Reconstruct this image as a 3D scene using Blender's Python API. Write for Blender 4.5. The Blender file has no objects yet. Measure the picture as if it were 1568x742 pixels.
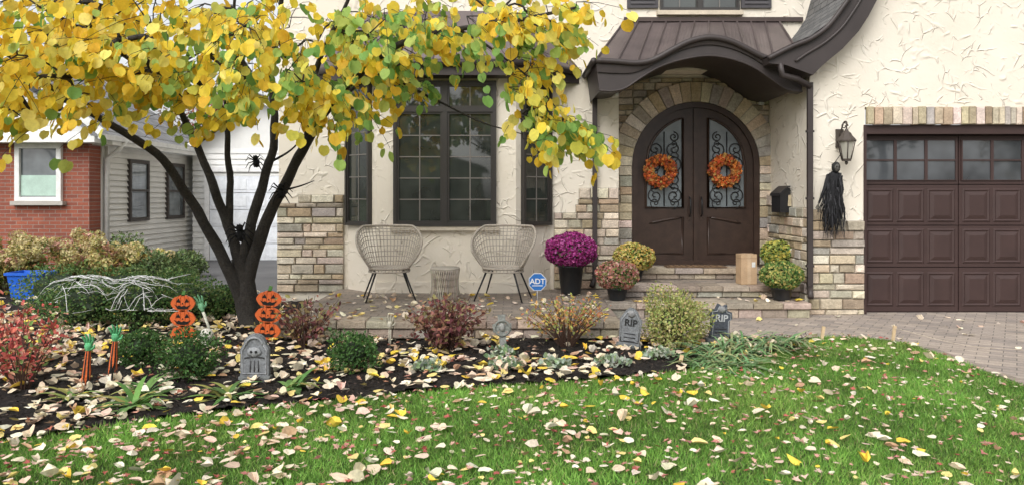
import bpy, math, random
import numpy as np
from mathutils import Vector, Matrix, noise
random.seed(7); rng=np.random.default_rng(7)
R=random.uniform
# survey of the site: bearings measured with focal F (per 1568 px) from eye height, at known distance Y
F=1130.;CX=784.;HY=300.;EYE=1.6
def X(u,Y): return (u-CX)*Y/F
def Z(v,Y): return EYE-(v-HY)*Y/F
def GY(v,z=0.): return (EYE-z)*F/(v-HY)
scene=bpy.context.scene
# ------------------------------------------------------------------ helpers
def link(o,parent=None):
    scene.collection.objects.link(o)
    if parent: o.parent=parent
    return o
def empty(name):
    e=bpy.data.objects.new(name,None); e.empty_display_size=.2
    return link(e)
def mk(name,V,Fs,C,mats,parent=None,MI=None,smooth=False):
    me=bpy.data.meshes.new(name); me.from_pydata(V,[],Fs)
    lens=np.fromiter((len(f) for f in Fs),int,len(Fs))
    ca=me.color_attributes.new(name="Col",type='FLOAT_COLOR',domain='CORNER')
    c=np.ones((int(lens.sum()),4),dtype=np.float32); c[:,:3]=np.repeat(np.asarray(C,dtype=np.float32),lens,axis=0)
    ca.data.foreach_set("color",c.ravel())
    for m in mats: me.materials.append(m)
    if MI is not None: me.polygons.foreach_set("material_index",np.asarray(MI,dtype=np.int32))
    if smooth is not False:
        s=np.ones(len(Fs),dtype=bool) if smooth is True else np.asarray(smooth,dtype=bool)
        me.polygons.foreach_set("use_smooth",s)
    me.update()
    return link(bpy.data.objects.new(name,me),parent)
class MB:
    def __init__(s): s.v=[];s.f=[];s.c=[];s.m=[];s.s=[];s.M=None
    def add(s,vs,fs,col=(1,1,1),mi=0,sm=False):
        b=len(s.v)
        if s.M is not None: vs=[tuple(s.M@Vector(p)) for p in vs]
        s.v.extend([tuple(p) for p in vs])
        for f in fs: s.f.append([i+b for i in f]); s.c.append(col); s.m.append(mi); s.s.append(sm)
    def poly(s,pts,col=(1,1,1),mi=0): s.add(pts,[list(range(len(pts)))],col,mi)
    def box(s,x0,x1,y0,y1,z0,z1,col=(1,1,1),mi=0,b=0.):
        if b<=0:
            vs=[(x0,y0,z0),(x1,y0,z0),(x1,y1,z0),(x0,y1,z0),(x0,y0,z1),(x1,y0,z1),(x1,y1,z1),(x0,y1,z1)]
            fs=[[0,3,2,1],[4,5,6,7],[0,1,5,4],[1,2,6,5],[2,3,7,6],[3,0,4,7]]
            s.add(vs,fs,col,mi)
        else:
            vs=[(x0,y0+b,z0),(x1,y0+b,z0),(x1,y1,z0),(x0,y1,z0),(x0,y0+b,z1-b),(x1,y0+b,z1-b),(x1,y1,z1-b),(x0,y1,z1-b),
                (x0+b,y0,z0+b),(x1-b,y0,z0+b),(x1-b,y0,z1-b*1.5),(x0+b,y0,z1-b*1.5),
                (x0+b,y0+b,z1),(x1-b,y0+b,z1),(x1-b,y1,z1),(x0+b,y1,z1)]
            fs=[[0,3,2,1],[1,2,6,5],[2,3,7,6],[3,0,4,7],[8,9,10,11],[0,1,9,8],[1,5,10,9],[5,4,11,10],[4,0,8,11],
                [4,5,13,12],[5,6,14,13],[7,4,12,15],[6,7,15,14],[12,13,14,15]]
            s.add(vs,fs,col,mi)
    def prism(s,p,y0,y1,col=(1,1,1),mi=0,caps=True):
        n=len(p); vs=[(a,y0,b) for a,b in p]+[(a,y1,b) for a,b in p]
        fs=[[i,(i+1)%n,n+(i+1)%n,n+i] for i in range(n)]
        if caps: fs+= [list(range(n))[::-1],list(range(n,2*n))]
        s.add(vs,fs,col,mi)
    def prismz(s,p,z0,z1,col=(1,1,1),mi=0):
        n=len(p); vs=[(a,b,z0) for a,b in p]+[(a,b,z1) for a,b in p]
        fs=[[i,(i+1)%n,n+(i+1)%n,n+i] for i in range(n)]+[list(range(n))[::-1],list(range(n,2*n))]
        s.add(vs,fs,col,mi)
    def tube(s,pts,r,n=6,col=(1,1,1),mi=0,closed=False,sm=True):
        pts=[Vector(p) for p in pts]; m=len(pts)
        rs=r if isinstance(r,(list,tuple)) else [r]*m
        vs=[];up=None
        for i,p in enumerate(pts):
            a=pts[(i-1)%m] if (closed or i>0) else p
            b=pts[(i+1)%m] if (closed or i<m-1) else p
            t=(b-a); t=t.normalized() if t.length>1e-9 else Vector((0,0,1))
            if up is None:
                up=Vector((0,0,1)) if abs(t.z)<.9 else Vector((1,0,0))
            x=t.cross(up); x=x.normalized() if x.length>1e-6 else Vector((1,0,0))
            y=x.cross(t).normalized(); up=y
            for k in range(n):
                A=2*math.pi*k/n; vs.append(p+(x*math.cos(A)+y*math.sin(A))*rs[i])
        fs=[]
        for i in range(m if closed else m-1):
            j=(i+1)%m
            for k in range(n):
                l=(k+1)%n; fs.append([i*n+k,i*n+l,j*n+l,j*n+k])
        if not closed: fs.append(list(range(n))[::-1]); fs.append([(m-1)*n+k for k in range(n)])
        s.add(vs,fs,col,mi,sm)
    def ell(s,c,r,col=(1,1,1),mi=0,nu=14,nv=9,jit=0.,sm=True):
        vs=[];fs=[]
        for i in range(nv+1):
            a=math.pi*i/nv
            for k in range(nu):
                b=2*math.pi*k/nu; d=Vector((math.sin(a)*math.cos(b),math.sin(a)*math.sin(b),math.cos(a)))
                q=1+jit*noise.noise(d*3+Vector(c))
                vs.append((c[0]+d.x*r[0]*q,c[1]+d.y*r[1]*q,c[2]+d.z*r[2]*q))
        for i in range(nv):
            for k in range(nu):
                l=(k+1)%nu; fs.append([i*nu+k,(i+1)*nu+k,(i+1)*nu+l,i*nu+l])
        s.add(vs,fs,col,mi,sm)
    def lathe(s,c,prof,n=20,col=(1,1,1),mi=0,sm=True):
        vs=[];fs=[];m=len(prof)
        for r,z in prof:
            for k in range(n):
                a=2*math.pi*k/n; vs.append((c[0]+r*math.cos(a),c[1]+r*math.sin(a),c[2]+z))
        for i in range(m-1):
            for k in range(n):
                l=(k+1)%n; fs.append([i*n+k,i*n+l,(i+1)*n+l,(i+1)*n+k])
        s.add(vs,fs,col,mi,sm)
    def obj(s,name,mats,parent=None): return mk(name,s.v,s.f,s.c,mats if isinstance(mats,list) else [mats],parent,s.m,s.s)
def cat(pts,k=6):
    P=[Vector(p) for p in pts]; P=[P[0]*2-P[1]]+P+[P[-1]*2-P[-2]]; out=[]
    for i in range(1,len(P)-2):
        for j in range(k):
            t=j/k; a,b,c,d=P[i-1],P[i],P[i+1],P[i+2]
            out.append(.5*((2*b)+(c-a)*t+(2*a-5*b+4*c-d)*t*t+(3*b-a-3*c+d)*t**3))
    out.append(P[-2]); return out
# ------------------------------------------------------------------ materials
def nt(name):
    m=bpy.data.materials.new(name); m.use_nodes=True; t=m.node_tree; t.nodes.clear()
    o=t.nodes.new('ShaderNodeOutputMaterial'); return m,t,o
def mixc(t,mode='MULTIPLY',fac=1.):
    n=t.nodes.new('ShaderNodeMix'); n.data_type='RGBA'; n.blend_type=mode; n.inputs[0].default_value=fac
    return n,n.inputs[6],n.inputs[7],n.outputs[2]
def noise_n(t,vec,scale,detail=4,rough=.6):
    n=t.nodes.new('ShaderNodeTexNoise'); n.inputs['Scale'].default_value=scale; n.inputs['Detail'].default_value=detail
    n.inputs['Roughness'].default_value=rough; t.links.new(vec,n.inputs['Vector']); return n
def ramp(t,src,p0,p1,c0=(0,0,0,1),c1=(1,1,1,1),interp='LINEAR'):
    n=t.nodes.new('ShaderNodeValToRGB'); e=n.color_ramp.elements; n.color_ramp.interpolation=interp
    e[0].position=p0;e[1].position=p1;e[0].color=c0;e[1].color=c1; t.links.new(src,n.inputs[0]); return n
def MAT(name,base=None,rough=.8,metal=0.,ns=6.,na=.25,ns2=60.,na2=.15,bs=60.,bd=0.,spec=.4,trans=0.,sheen=0.):
    m,t,o=nt(name); L=t.links.new
    tc=t.nodes.new('ShaderNodeTexCoord'); vec=tc.outputs['Object']
    if base is None:
        a=t.nodes.new('ShaderNodeAttribute'); a.attribute_name='Col'; col=a.outputs['Color']
    else:
        a=t.nodes.new('ShaderNodeRGB'); a.outputs[0].default_value=(*base,1); col=a.outputs[0]
    for s_,a_ in((ns,na),(ns2,na2)):
        if a_>0:
            n=noise_n(t,vec,s_); r=ramp(t,n.outputs[0],.3,.7,(1-a_,)*3+(1,),(1+a_*.5,)*3+(1,))
            mx,A,B,O=mixc(t); L(col,A);L(r.outputs[0],B); col=O
    p=t.nodes.new('ShaderNodeBsdfPrincipled'); L(col,p.inputs['Base Color'])
    p.inputs['Roughness'].default_value=rough;p.inputs['Metallic'].default_value=metal
    p.inputs['Specular IOR Level'].default_value=spec
    if bd>0:
        n=noise_n(t,vec,bs,6); b=t.nodes.new('ShaderNodeBump'); b.inputs['Distance'].default_value=bd; b.inputs['Strength'].default_value=1
        L(n.outputs[0],b.inputs['Height']); L(b.outputs[0],p.inputs['Normal'])
    out=p.outputs[0]
    if trans>0:
        tr=t.nodes.new('ShaderNodeBsdfTranslucent'); L(col,tr.inputs[0]); ms=t.nodes.new('ShaderNodeMixShader'); ms.inputs[0].default_value=trans
        L(out,ms.inputs[1]);L(tr.outputs[0],ms.inputs[2]); out=ms.outputs[0]
    L(out,o.inputs[0]); return m
def STUCCO():
    m,t,o=nt("stucco"); L=t.links.new
    tc=t.nodes.new('ShaderNodeTexCoord'); vec=tc.outputs['Object']
    dn=noise_n(t,vec,1.6,1); mx,A,B,O=mixc(t,'LINEAR_LIGHT',.30); L(vec,A);L(dn.outputs['Color'],B)
    hs=None
    for sc,w,lo in((3.0,.07,.49),(5.2,.065,.51)):
        v=t.nodes.new('ShaderNodeTexVoronoi'); v.feature='DISTANCE_TO_EDGE'; v.inputs['Scale'].default_value=sc; L(O,v.inputs['Vector'])
        r=ramp(t,v.outputs['Distance'],0,w,(1,1,1,1),(0,0,0,1),'EASE')
        mk_=noise_n(t,vec,sc*.8+1.3,2); mr=ramp(t,mk_.outputs[0],lo,lo+.12)
        q=t.nodes.new('ShaderNodeMath');q.operation='MULTIPLY';L(r.outputs[0],q.inputs[0]);L(mr.outputs[0],q.inputs[1])
        if hs is None: hs=q.outputs[0]
        else:
            ad=t.nodes.new('ShaderNodeMath');ad.operation='MAXIMUM';L(hs,ad.inputs[0]);L(q.outputs[0],ad.inputs[1]);hs=ad.outputs[0]
    fn=noise_n(t,vec,9,4); f2=t.nodes.new('ShaderNodeMath');f2.operation='MULTIPLY_ADD';L(fn.outputs[0],f2.inputs[0]);f2.inputs[1].default_value=.5;L(hs,f2.inputs[2])
    b=t.nodes.new('ShaderNodeBump'); b.inputs['Distance'].default_value=.013; b.inputs['Strength'].default_value=.9; L(f2.outputs[0],b.inputs['Height'])
    n=noise_n(t,vec,1.1,5); r=ramp(t,n.outputs[0],.3,.75,(.70,.635,.53,1),(.77,.715,.62,1))
    p=t.nodes.new('ShaderNodeBsdfPrincipled'); L(r.outputs[0],p.inputs['Base Color']); p.inputs['Roughness'].default_value=.9; p.inputs['Specular IOR Level'].default_value=.2
    L(b.outputs[0],p.inputs['Normal']); L(p.outputs[0],o.inputs[0]); return m
def BRICK(name,c1,c2,mo,scale,bw=.5,rh=.25,ms=.015,axes='xy',bump=.01,rough=.85,rot=0.,stain=.3):
    m,t,o=nt(name); L=t.links.new
    tc=t.nodes.new('ShaderNodeTexCoord'); sp=t.nodes.new('ShaderNodeSeparateXYZ'); L(tc.outputs['Object'],sp.inputs[0])
    cb=t.nodes.new('ShaderNodeCombineXYZ')
    if axes=='xy': L(sp.outputs[0],cb.inputs[0]);L(sp.outputs[1],cb.inputs[1])
    elif axes=='xz': L(sp.outputs[0],cb.inputs[0]);L(sp.outputs[2],cb.inputs[1])
    elif axes=='ys':
        ad=t.nodes.new('ShaderNodeMath');L(sp.outputs[0],ad.inputs[0]);L(sp.outputs[2],ad.inputs[1]);L(sp.outputs[1],cb.inputs[0]);L(ad.outputs[0],cb.inputs[1])
    mp=t.nodes.new('ShaderNodeMapping'); mp.inputs['Rotation'].default_value=(0,0,rot); L(cb.outputs[0],mp.inputs[0])
    b=t.nodes.new('ShaderNodeTexBrick'); b.inputs['Scale'].default_value=scale; b.inputs['Color1'].default_value=(*c1,1);b.inputs['Color2'].default_value=(*c2,1)
    b.inputs['Mortar'].default_value=(*mo,1); b.inputs['Mortar Size'].default_value=ms; b.inputs['Brick Width'].default_value=bw;b.inputs['Row Height'].default_value=rh
    L(mp.outputs[0],b.inputs['Vector'])
    n=noise_n(t,tc.outputs['Object'],1.7,6,.7); r=ramp(t,n.outputs[0],.3,.7,(1-stain,)*3+(1,),(1.1,1.1,1.1,1))
    mx,A,B,O=mixc(t); L(b.outputs[0],A);L(r.outputs[0],B)
    n2=noise_n(t,tc.outputs['Object'],40,4,.7); r2=ramp(t,n2.outputs[0],.3,.7,(.8,.8,.8,1),(1.12,1.12,1.12,1))
    mx,A,B,O2=mixc(t); L(O,A);L(r2.outputs[0],B)
    p=t.nodes.new('ShaderNodeBsdfPrincipled'); L(O2,p.inputs['Base Color']); p.inputs['Roughness'].default_value=rough
    bp=t.nodes.new('ShaderNodeBump'); bp.invert=True; bp.inputs['Distance'].default_value=bump; L(b.outputs['Fac'],bp.inputs['Height']); L(bp.outputs[0],p.inputs['Normal'])
    L(p.outputs[0],o.inputs[0]); return m
def GLASS(name,base,ior=1.75,rough=.03):
    m,t,o=nt(name); L=t.links.new
    tc=t.nodes.new('ShaderNodeTexCoord'); n=noise_n(t,tc.outputs['Object'],1.4,3)
    r=ramp(t,n.outputs[0],.35,.7,tuple(x*.5 for x in base)+(1,),tuple(x*1.5 for x in base)+(1,))
    p=t.nodes.new('ShaderNodeBsdfPrincipled'); L(r.outputs[0],p.inputs['Base Color']); p.inputs['Roughness'].default_value=rough; p.inputs['IOR'].default_value=ior
    b=t.nodes.new('ShaderNodeBump'); b.inputs['Distance'].default_value=.004; n2=noise_n(t,tc.outputs['Object'],1.1,1); L(n2.outputs[0],b.inputs['Height']); L(b.outputs[0],p.inputs['Normal'])
    L(p.outputs[0],o.inputs[0]); return m
mStucco=STUCCO()
mStone=MAT("stone_veneer",None,.9,ns=9,na=.25,ns2=45,na2=.25,bs=30,bd=.012)
mTrim=MAT("brown_trim",(.048,.038,.036),.5,ns=3,na=.2,na2=.05)
mMetal=MAT("metal_roof",(.15,.12,.115),.42,.3,ns=2,na=.3,na2=.05)
mGar=MAT("garage_paint",(.050,.028,.025),.5,ns=4,na=.15,na2=.05)
mDoor=MAT("door_wood",(.045,.026,.019),.38,ns=8,na=.3,na2=.1)
mFrame=MAT("window_frame",(.04,.036,.033),.4,ns=3,na=.1,na2=0)
mGlass=GLASS("window_glass",(.034,.040,.034))
mGlassL=GLASS("door_glass",(.14,.16,.17),1.65,.15)
mGrille=MAT("grille",(.17,.155,.14),.5,na=.1,na2=0)
mV=MAT("painted",None,.7,ns=7,na=.15,na2=.1)
mVr=MAT("rough_painted",None,.9,ns=14,na=.3,ns2=60,na2=.25,bs=50,bd=.01)
mPl=MAT("plastic",None,.35,na=.06,na2=.03)
mIron=MAT("iron",(.012,.012,.013),.45,na=.1,na2=0)
mLeaf=MAT("leaf",None,.6,ns=35,na=.12,na2=.0,trans=.45,spec=.25)
mPlant=MAT("plant_leaf",None,.6,ns=35,na=.15,na2=.0,trans=.25,spec=.3)
mDry=MAT("fallen_leaf",None,.75,ns=45,na=.2,na2=.1,trans=.12,spec=.2)
mGrass=MAT("grass_blade",None,.6,ns=1.2,na=.2,na2=0,trans=.3,spec=.25)
mBark=MAT("bark",(.045,.040,.035),.9,ns=8,na=.4,ns2=50,na2=.4,bs=45,bd=.02)
mShing=BRICK("shingles",(.12,.12,.12),(.20,.195,.19),(.05,.05,.05),4.,.9,.5,.03,'ys',.02)
mShingN=BRICK("neighbour_shingles",(.22,.22,.225),(.30,.30,.30),(.12,.12,.12),4.,.9,.5,.03,'ys',.02)
mPave=BRICK("pavers",(.38,.315,.25),(.25,.21,.18),(.13,.115,.10),4.2,.95,.5,.018,'xy',.01,rot=.0)
mPaveD=BRICK("driveway_pavers",(.45,.375,.31),(.31,.265,.235),(.16,.14,.12),4.2,.95,.5,.018,'xy',.01,rot=.6)
mBrick=BRICK("red_brick",(.36,.10,.055),(.25,.07,.045),(.32,.24,.20),4.6,1.,.34,.03,'xz',.006)
mMulch=MAT("mulch",(.020,.014,.011),.95,ns=4,na=.4,ns2=40,na2=.6,bs=35,bd=.05)
mSoilG=MAT("lawn_soil",(.08,.13,.03),.95,ns=3,na=.35,ns2=60,na2=.5,bs=70,bd=.02)
mGround=MAT("ground",(.07,.09,.035),.95,ns=.5,na=.3,ns2=10,na2=.3)
mAsph=MAT("asphalt",(.13,.13,.135),.9,ns=1,na=.25,ns2=80,na2=.3,bs=90,bd=.004)
mWhite=MAT("white_siding",(.76,.76,.74),.6,ns=2,na=.1,na2=.03)
mSid=MAT("grey_siding",(.66,.65,.62),.6,ns=2,na=.08,na2=.03)
mWick=MAT("wicker",(.42,.37,.31),.7,ns=30,na=.2,na2=.2)
# ------------------------------------------------------------------ leaf scattering
HEART=([(0,0,0),(-.28,-.1,.05),(-.5,.15,.12),(-.45,.5,.1),(-.2,.85,.03),(0,1.05,-.06),(.2,.85,.03),(.45,.5,.1),(.5,.15,.12),(.28,-.1,.05)],
       [[0,5,4,3,2,1],[0,9,8,7,6,5]])
_rt=[(math.sin(a)*.5,.45-.5*math.cos(a)) for a in np.linspace(0,math.pi,7)]
ROUND=([(0,.06,0)]+[(-a,b-.02*(i==0),.1*a) for i,(a,b) in enumerate(_rt[1:-1])]+[(0,1.02,-.05)]+[(a,b,.1*a) for a,b in _rt[1:-1][::-1]],[[0,6,5,4,3,2,1],[0,11,10,9,8,7,6]])
# curled fallen leaf: strips with lifted rims and ragged outline
CURL=([(0,-.05,0),(0,.3,-.04),(0,.65,-.03),(0,1.08,.12),(-.42,.05,.16),(-.55,.38,.22),(-.38,.78,.2),(.40,.0,.10),(.48,.42,.24),(.42,.72,.12)],
      [[0,1,5,4],[1,2,6,5],[2,3,6],[0,7,8,1],[1,8,9,2],[2,9,3]])
OVAL=([(0,0,0),(-.26,.35,.05),(-.2,.7,.04),(0,1,-.05),(.2,.7,.04),(.26,.35,.05)],[[0,3,2,1],[0,5,4,3]])
DIAM=([(0,0,0),(-.3,.5,.04),(0,1,0),(.3,.5,.04)],[[0,3,2,1]])
_mp=[(0,-.35),(.12,-.1),(.45,-.2),(.3,.08),(.62,.3),(.27,.33),(.0,.8),(-.27,.33),(-.62,.3),(-.3,.08),(-.45,-.2),(-.12,-.1)]
MAPLE=([(a,b,.18*abs(a)) for a,b in _mp]+[(0,.1,-.05)],[[12,i,(i+1)%12] for i in range(12)])
PETAL=([(-.5,-.5,.1),(.5,-.5,.1),(.5,.5,.1),(-.5,.5,.1),(0,0,-.1)],[[4,0,1],[4,1,2],[4,2,3],[4,3,0]])
BLADE=([(-.5,0,0),(.5,0,0),(.38,.55,.06),(-.38,.55,.06),(0,1,.22)],[[0,1,2,3],[3,2,4]])
def nrm(a): return a/np.maximum(np.linalg.norm(a,axis=1,keepdims=True),1e-9)
def scat(T,pos,tip,nor,sc,col,curl=None,wid=None):
    tv=np.array(T[0],float); n=len(pos); y=nrm(tip); z=nrm(nor-(nor*y).sum(1,keepdims=True)*y); x=np.cross(y,z)
    sc=np.broadcast_to(np.asarray(sc,float),(n,)); cu=np.ones(n) if curl is None else curl; wd=sc if wid is None else wid
    V=pos[:,None,:]+(wd[:,None]*tv[None,:,0])[...,None]*x[:,None,:]+(sc[:,None]*tv[None,:,1])[...,None]*y[:,None,:]+((sc*cu)[:,None]*tv[None,:,2])[...,None]*z[:,None,:]
    k=len(tv); off=np.arange(n)*k; Fs=[];Cs=[]
    for f in T[1]:
        Fs+= (off[:,None]+np.array(f)[None,:]).tolist(); Cs.append(col)
    return V.reshape(-1,3).tolist(),Fs,np.concatenate(Cs)
class Bag:
    def __init__(s): s.V=[];s.F=[];s.C=[];s.MI=[]
    def put(s,vfc,mi=0):
        b=len(s.V); s.V+=vfc[0]; s.F+=[[i+b for i in f] for f in vfc[1]]; s.C.append(np.asarray(vfc[2])); s.MI+=[mi]*len(vfc[1])
    def mb(s,m,mi=0):
        if m.f: s.put((m.v,m.f,np.array(m.c)),mi)
    def obj(s,name,mats,parent=None): return mk(name,s.V,s.F,np.concatenate(s.C),mats,parent,s.MI)
def rdir(n):
    d=rng.normal(size=(n,3)); return nrm(d)
def pick(cols,n,j=.15,p=None):
    c=np.array(cols,float)[rng.choice(len(cols),n,p=p)]; return np.clip(c*(1+rng.uniform(-j,j,(n,1)))*(1+rng.uniform(-j*.4,j*.4,(n,3))),0,1)
def shell(c,r,n,lo=.6,nz=.25,zmin=None,seed=0.,clump=4.):
    d=rdir(n); k=np.array([noise.noise(Vector(tuple(q*1.6+seed))) +.5*noise.noise(Vector(tuple(q*clump+seed))) for q in d])
    rad=(lo+(1-lo)*rng.random(n)**.6)*(1+nz*k)
    p=np.array(c)+d*np.array(r)*rad[:,None]
    if zmin is not None:
        ok=p[:,2]>zmin; p=p[ok];d=d[ok]
    return p,d
def bush(name,c,r,n,size,cols,T=OVAL,lo=.55,nz=.3,twig=(.08,.05,.03),core=None,zmin=.03,probs=None,jit=.9,mat=None):
    bag=Bag(); p,d=shell(c,r,n,lo,nz,zmin,R(0,50))
    k=len(p); nor=d+rng.normal(size=(k,3))*jit*.6; tip=rng.normal(size=(k,3))+d*.8+np.array([0,0,.4])
    bag.put(scat(T,p,tip,nor,size*rng.uniform(.65,1.25,k),pick(cols,k,.25,probs)))
    m=MB()
    for i in range(9):
        a=rdir(1)[0]; e=np.array(c)+a*np.array(r)*.75; 
        if e[2]<zmin: e[2]=c[2]
        b0=(c[0]+R(-.03,.03),c[1]+R(-.03,.03),zmin-.03); m.tube([b0,tuple((np.array(b0)+e)/2+rng.normal(size=3)*.03),tuple(e)],[.01,.007,.004],4,twig)
    bag.mb(m,1)
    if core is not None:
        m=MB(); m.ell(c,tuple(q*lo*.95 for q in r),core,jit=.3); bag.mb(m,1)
    return bag.obj(name,[mat or mPlant,mV])
def twiggy(name,base,ns,h,spread,nl,size,cols,T=OVAL,twig=(.09,.05,.035),droop=.25,blooms=None,probs=None,start=.25,zvar=.35):
    bag=Bag(); m=MB(); P=[];D=[];ends=[]
    for i in range(ns):
        a=R(0,2*math.pi); s=spread*math.sqrt(R(.02,1)); hh=h*R(1-zvar,1)*(1-droop*(s/spread)**2)
        b=np.array(base)+np.array([math.cos(a)*s*.12,math.sin(a)*s*.12,0]); e=np.array(base)+np.array([math.cos(a)*s,math.sin(a)*s,hh])
        mid=b*.5+e*.5+np.array([-math.cos(a)*s*.12,-math.sin(a)*s*.12,hh*.13])
        pts=[(1-t)**2*b+2*t*(1-t)*mid+t*t*e for t in np.linspace(0,1,6)]
        m.tube([tuple(q) for q in pts],[.007,.006,.005,.004,.003,.002],4,twig)
        for j in range(nl):
            t=R(start,1.02); q=(1-t)**2*b+2*t*(1-t)*mid+t*t*e; P.append(q+rng.normal(size=3)*.03); D.append(e-b)
        ends.append(e)
    P=np.array(P);k=len(P);tip=rng.normal(size=(k,3))+nrm(np.array(D))*.5+np.array([0,0,-.1]);nor=rng.normal(size=(k,3))*.5+np.array([0,-.2,1])
    bag.put(scat(T,P,tip,nor,size*rng.uniform(.6,1.3,k),pick(cols,k,.25,probs))); bag.mb(m,1)
    if blooms:
        bc,br=blooms
        for e in ends:
            if R(0,1)<.85:
                p,d=shell(tuple(e),(br,br,br*.8),60,.8,.1); bag.put(scat(PETAL,p,rng.normal(size=p.shape),d,.028*rng.uniform(.7,1.3,len(p)),pick([bc[int(R(0,len(bc)-.01))]],len(p),.2)))
    return bag.obj(name,[mPlant,mV])
def strappy(name,base,n,L_,w,cols,flat=.5,sx=.1):
    V=[];Fs=[];C=[]
    for i in range(n):
        a=R(0,2*math.pi); el=R(.25,1.35)*(1-flat*.4); l=L_*R(.6,1.1); b=np.array(base)+np.array([R(-sx,sx),R(-sx,sx)*.6,0]); d=np.array([math.cos(a),math.sin(a)]); side=np.array([-d[1],d[0],0])
        o=len(V); K=5; z=b[2];hx=0
        for k in range(K+1):
            t=k/K; e=el-t*1.9*flat*1.1; 
            if k: hx+=math.cos(e)*l/K; z=max(b[2]+.01,z+math.sin(e)*l/K)
            c=np.array([b[0]+d[0]*hx,b[1]+d[1]*hx,z]); ww=w*(.7+.6*math.sin(math.pi*min(1,t*.8+.1)))*(1-t**3)/2+.0008
            V+= [tuple(c-side*ww),tuple(c+side*ww)]
        c=pick(cols,1,.25)[0]
        for k in range(K): Fs.append([o+2*k,o+2*k+1,o+2*k+3,o+2*k+2]); C.append(c)
    return mk(name,V,Fs,C,[mPlant])
# ================================================================== GROUND
def inpoly(P,x,y):
    x=np.asarray(x);y=np.asarray(y);ins=np.zeros(x.shape,bool);n=len(P);j=n-1
    for i in range(n):
        xi,yi=P[i];xj,yj=P[j]
        c=((yi>y)!=(yj>y))&(x<(xj-xi)*(y-yi)/(yj-yi+1e-12)+xi); ins^=c; j=i
    return ins
edge=[(-12.,4.1),(-5.,4.35),(-3.32,4.78),(-2.67,5.17),(-1.76,5.61),(-.45,6.08),(.95,6.46),(1.94,6.95),(2.6,7.45),(3.17,8.04),(3.42,8.33)]
edge=[(p.x,p.y) for p in cat([(a,b,0) for a,b in edge],5)]
WALKY=8.36
bed=edge+[(1.23,WALKY),(1.23,8.2),(-2.66,8.2),(-2.66,11.2),(-3.56,11.2),(-4.2,12.1),(-12.,12.1)]
rc=[(4.30-.55*(1-math.cos(a)),WALKY-.55*(1-math.sin(a))) for a in np.linspace(0,math.pi/2,7)]
lawn=[(-12.,-2.),(4.3,-2.)]+[(p[0],p[1]) for p in rc]+edge[::-1]
g=MB(); g.poly([(-300,-300,-.03),(300,-300,-.03),(300,300,-.03),(-300,300,-.03)]); g.obj("ground",mGround)
g=MB(); g.poly([(a,b,0) for a,b in lawn]); g.obj("lawn",mSoilG)
drv=[(4.3,-2.),(16,-2.),(16,11.8),(1.23,11.8),(1.23,WALKY)]+[(3.42,WALKY)]+[(a,b) for a,b in rc[::-1]]
g=MB(); g.poly([(a,b,.004) for a,b in drv]); g.obj("driveway",mPaveD)
g=MB(); g.poly([(-8.1,12.1,.002),(-3.9,12.1,.002),(-3.9,18.4,.002),(-8.1,18.4,.002)]); g.obj("neighbour_driveway",mAsph)
g=MB()
y=-2.
while y<7.7:
    l=R(.2,.24); c=pick([(.33,.27,.22),(.26,.22,.19),(.38,.32,.26)],1)[0]; g.box(4.31,4.41,y,y+l-.01,-.02,.018,tuple(c)); y+=l
g.obj("driveway_edging",mStone)
g=MB(); g.box(-60,60,-12.,-4.5,-.1,-.015); o=g.obj("road",mAsph)
g=MB(); g.box(-60,60,-4.5,-4.3,-.1,.1); g.obj("road_kerb",MAT("concrete",(.36,.35,.33),.9,bd=.004))
V=[];Fs=[];idx={}
st=.07; xs=np.arange(-12,3.6,st); ys=np.arange(4.0,12.2,st)
GX,GYy=np.meshgrid(xs,ys); ins=inpoly(bed,GX,GYy)
for j in range(len(ys)):
    for i in range(len(xs)):
        if ins[j,i]:
            idx[(j,i)]=len(V); x,y=xs[i],ys[j]; V.append((x,y,.02+.028*noise.noise(Vector((x*3,y*3,0)))+.02*noise.noise(Vector((x*13,y*13,3)))))
for (j,i) in list(idx):
    q=[(j,i),(j,i+1),(j+1,i+1),(j+1,i)]
    if all(k in idx for k in q): Fs.append([idx[k] for k in q])
mk("mulch_bed",V,Fs,np.ones((len(Fs),3)),[mMulch],smooth=True)
g=MB(); g.poly([(a,b,-.012) for a,b in bed]); g.obj("bed_soil",mMulch)
def sample(poly,n,x0,x1,y0,y1,fov=True):
    out=[]
    while len(out)<n:
        x=rng.uniform(x0,x1,n*2);y=rng.uniform(y0,y1,n*2);ok=inpoly(poly,x,y)
        if fov: ok&=(np.abs(x)<.72*y+1.2)
        out+=list(zip(x[ok],y[ok]))
    return np.array(out[:n])
n=14000; p=sample(bed,n,-8,3.5,4.2,9.5); P=np.c_[p,np.full(n,.04)+rng.uniform(-.01,.02,n)]
tip=rng.normal(size=(n,3))*np.array([1,1,.35]); nor=rng.normal(size=(n,3))*.5+np.array([0,0,1])
sc=scat(DIAM,P,tip,nor,rng.uniform(.02,.06,n),pick([(.022,.016,.012),(.045,.030,.021),(.012,.010,.009)],n),wid=rng.uniform(.012,.025,n))
mk("mulch_chips",*sc[:3],[mV])
n=180000
p=sample(lawn,n,-6,4.4,3.0,8.4)
P=np.c_[p,np.zeros(n)]
kk=np.array([noise.noise(Vector((a*1.3,b*1.3,0)))+.7*noise.noise(Vector((a*5,b*5,2))) for a,b in p])
tip=rng.normal(size=(n,3))*np.array([.55,.55,0])+np.array([0,0,1]); nor=rng.normal(size=(n,3))*np.array([1,1,.2])+np.array([0,-.4,0])
col=pick([(.165,.34,.060),(.225,.43,.085),(.30,.50,.11),(.12,.26,.045)],n,.2)*(1+.42*kk[:,None])
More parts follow.
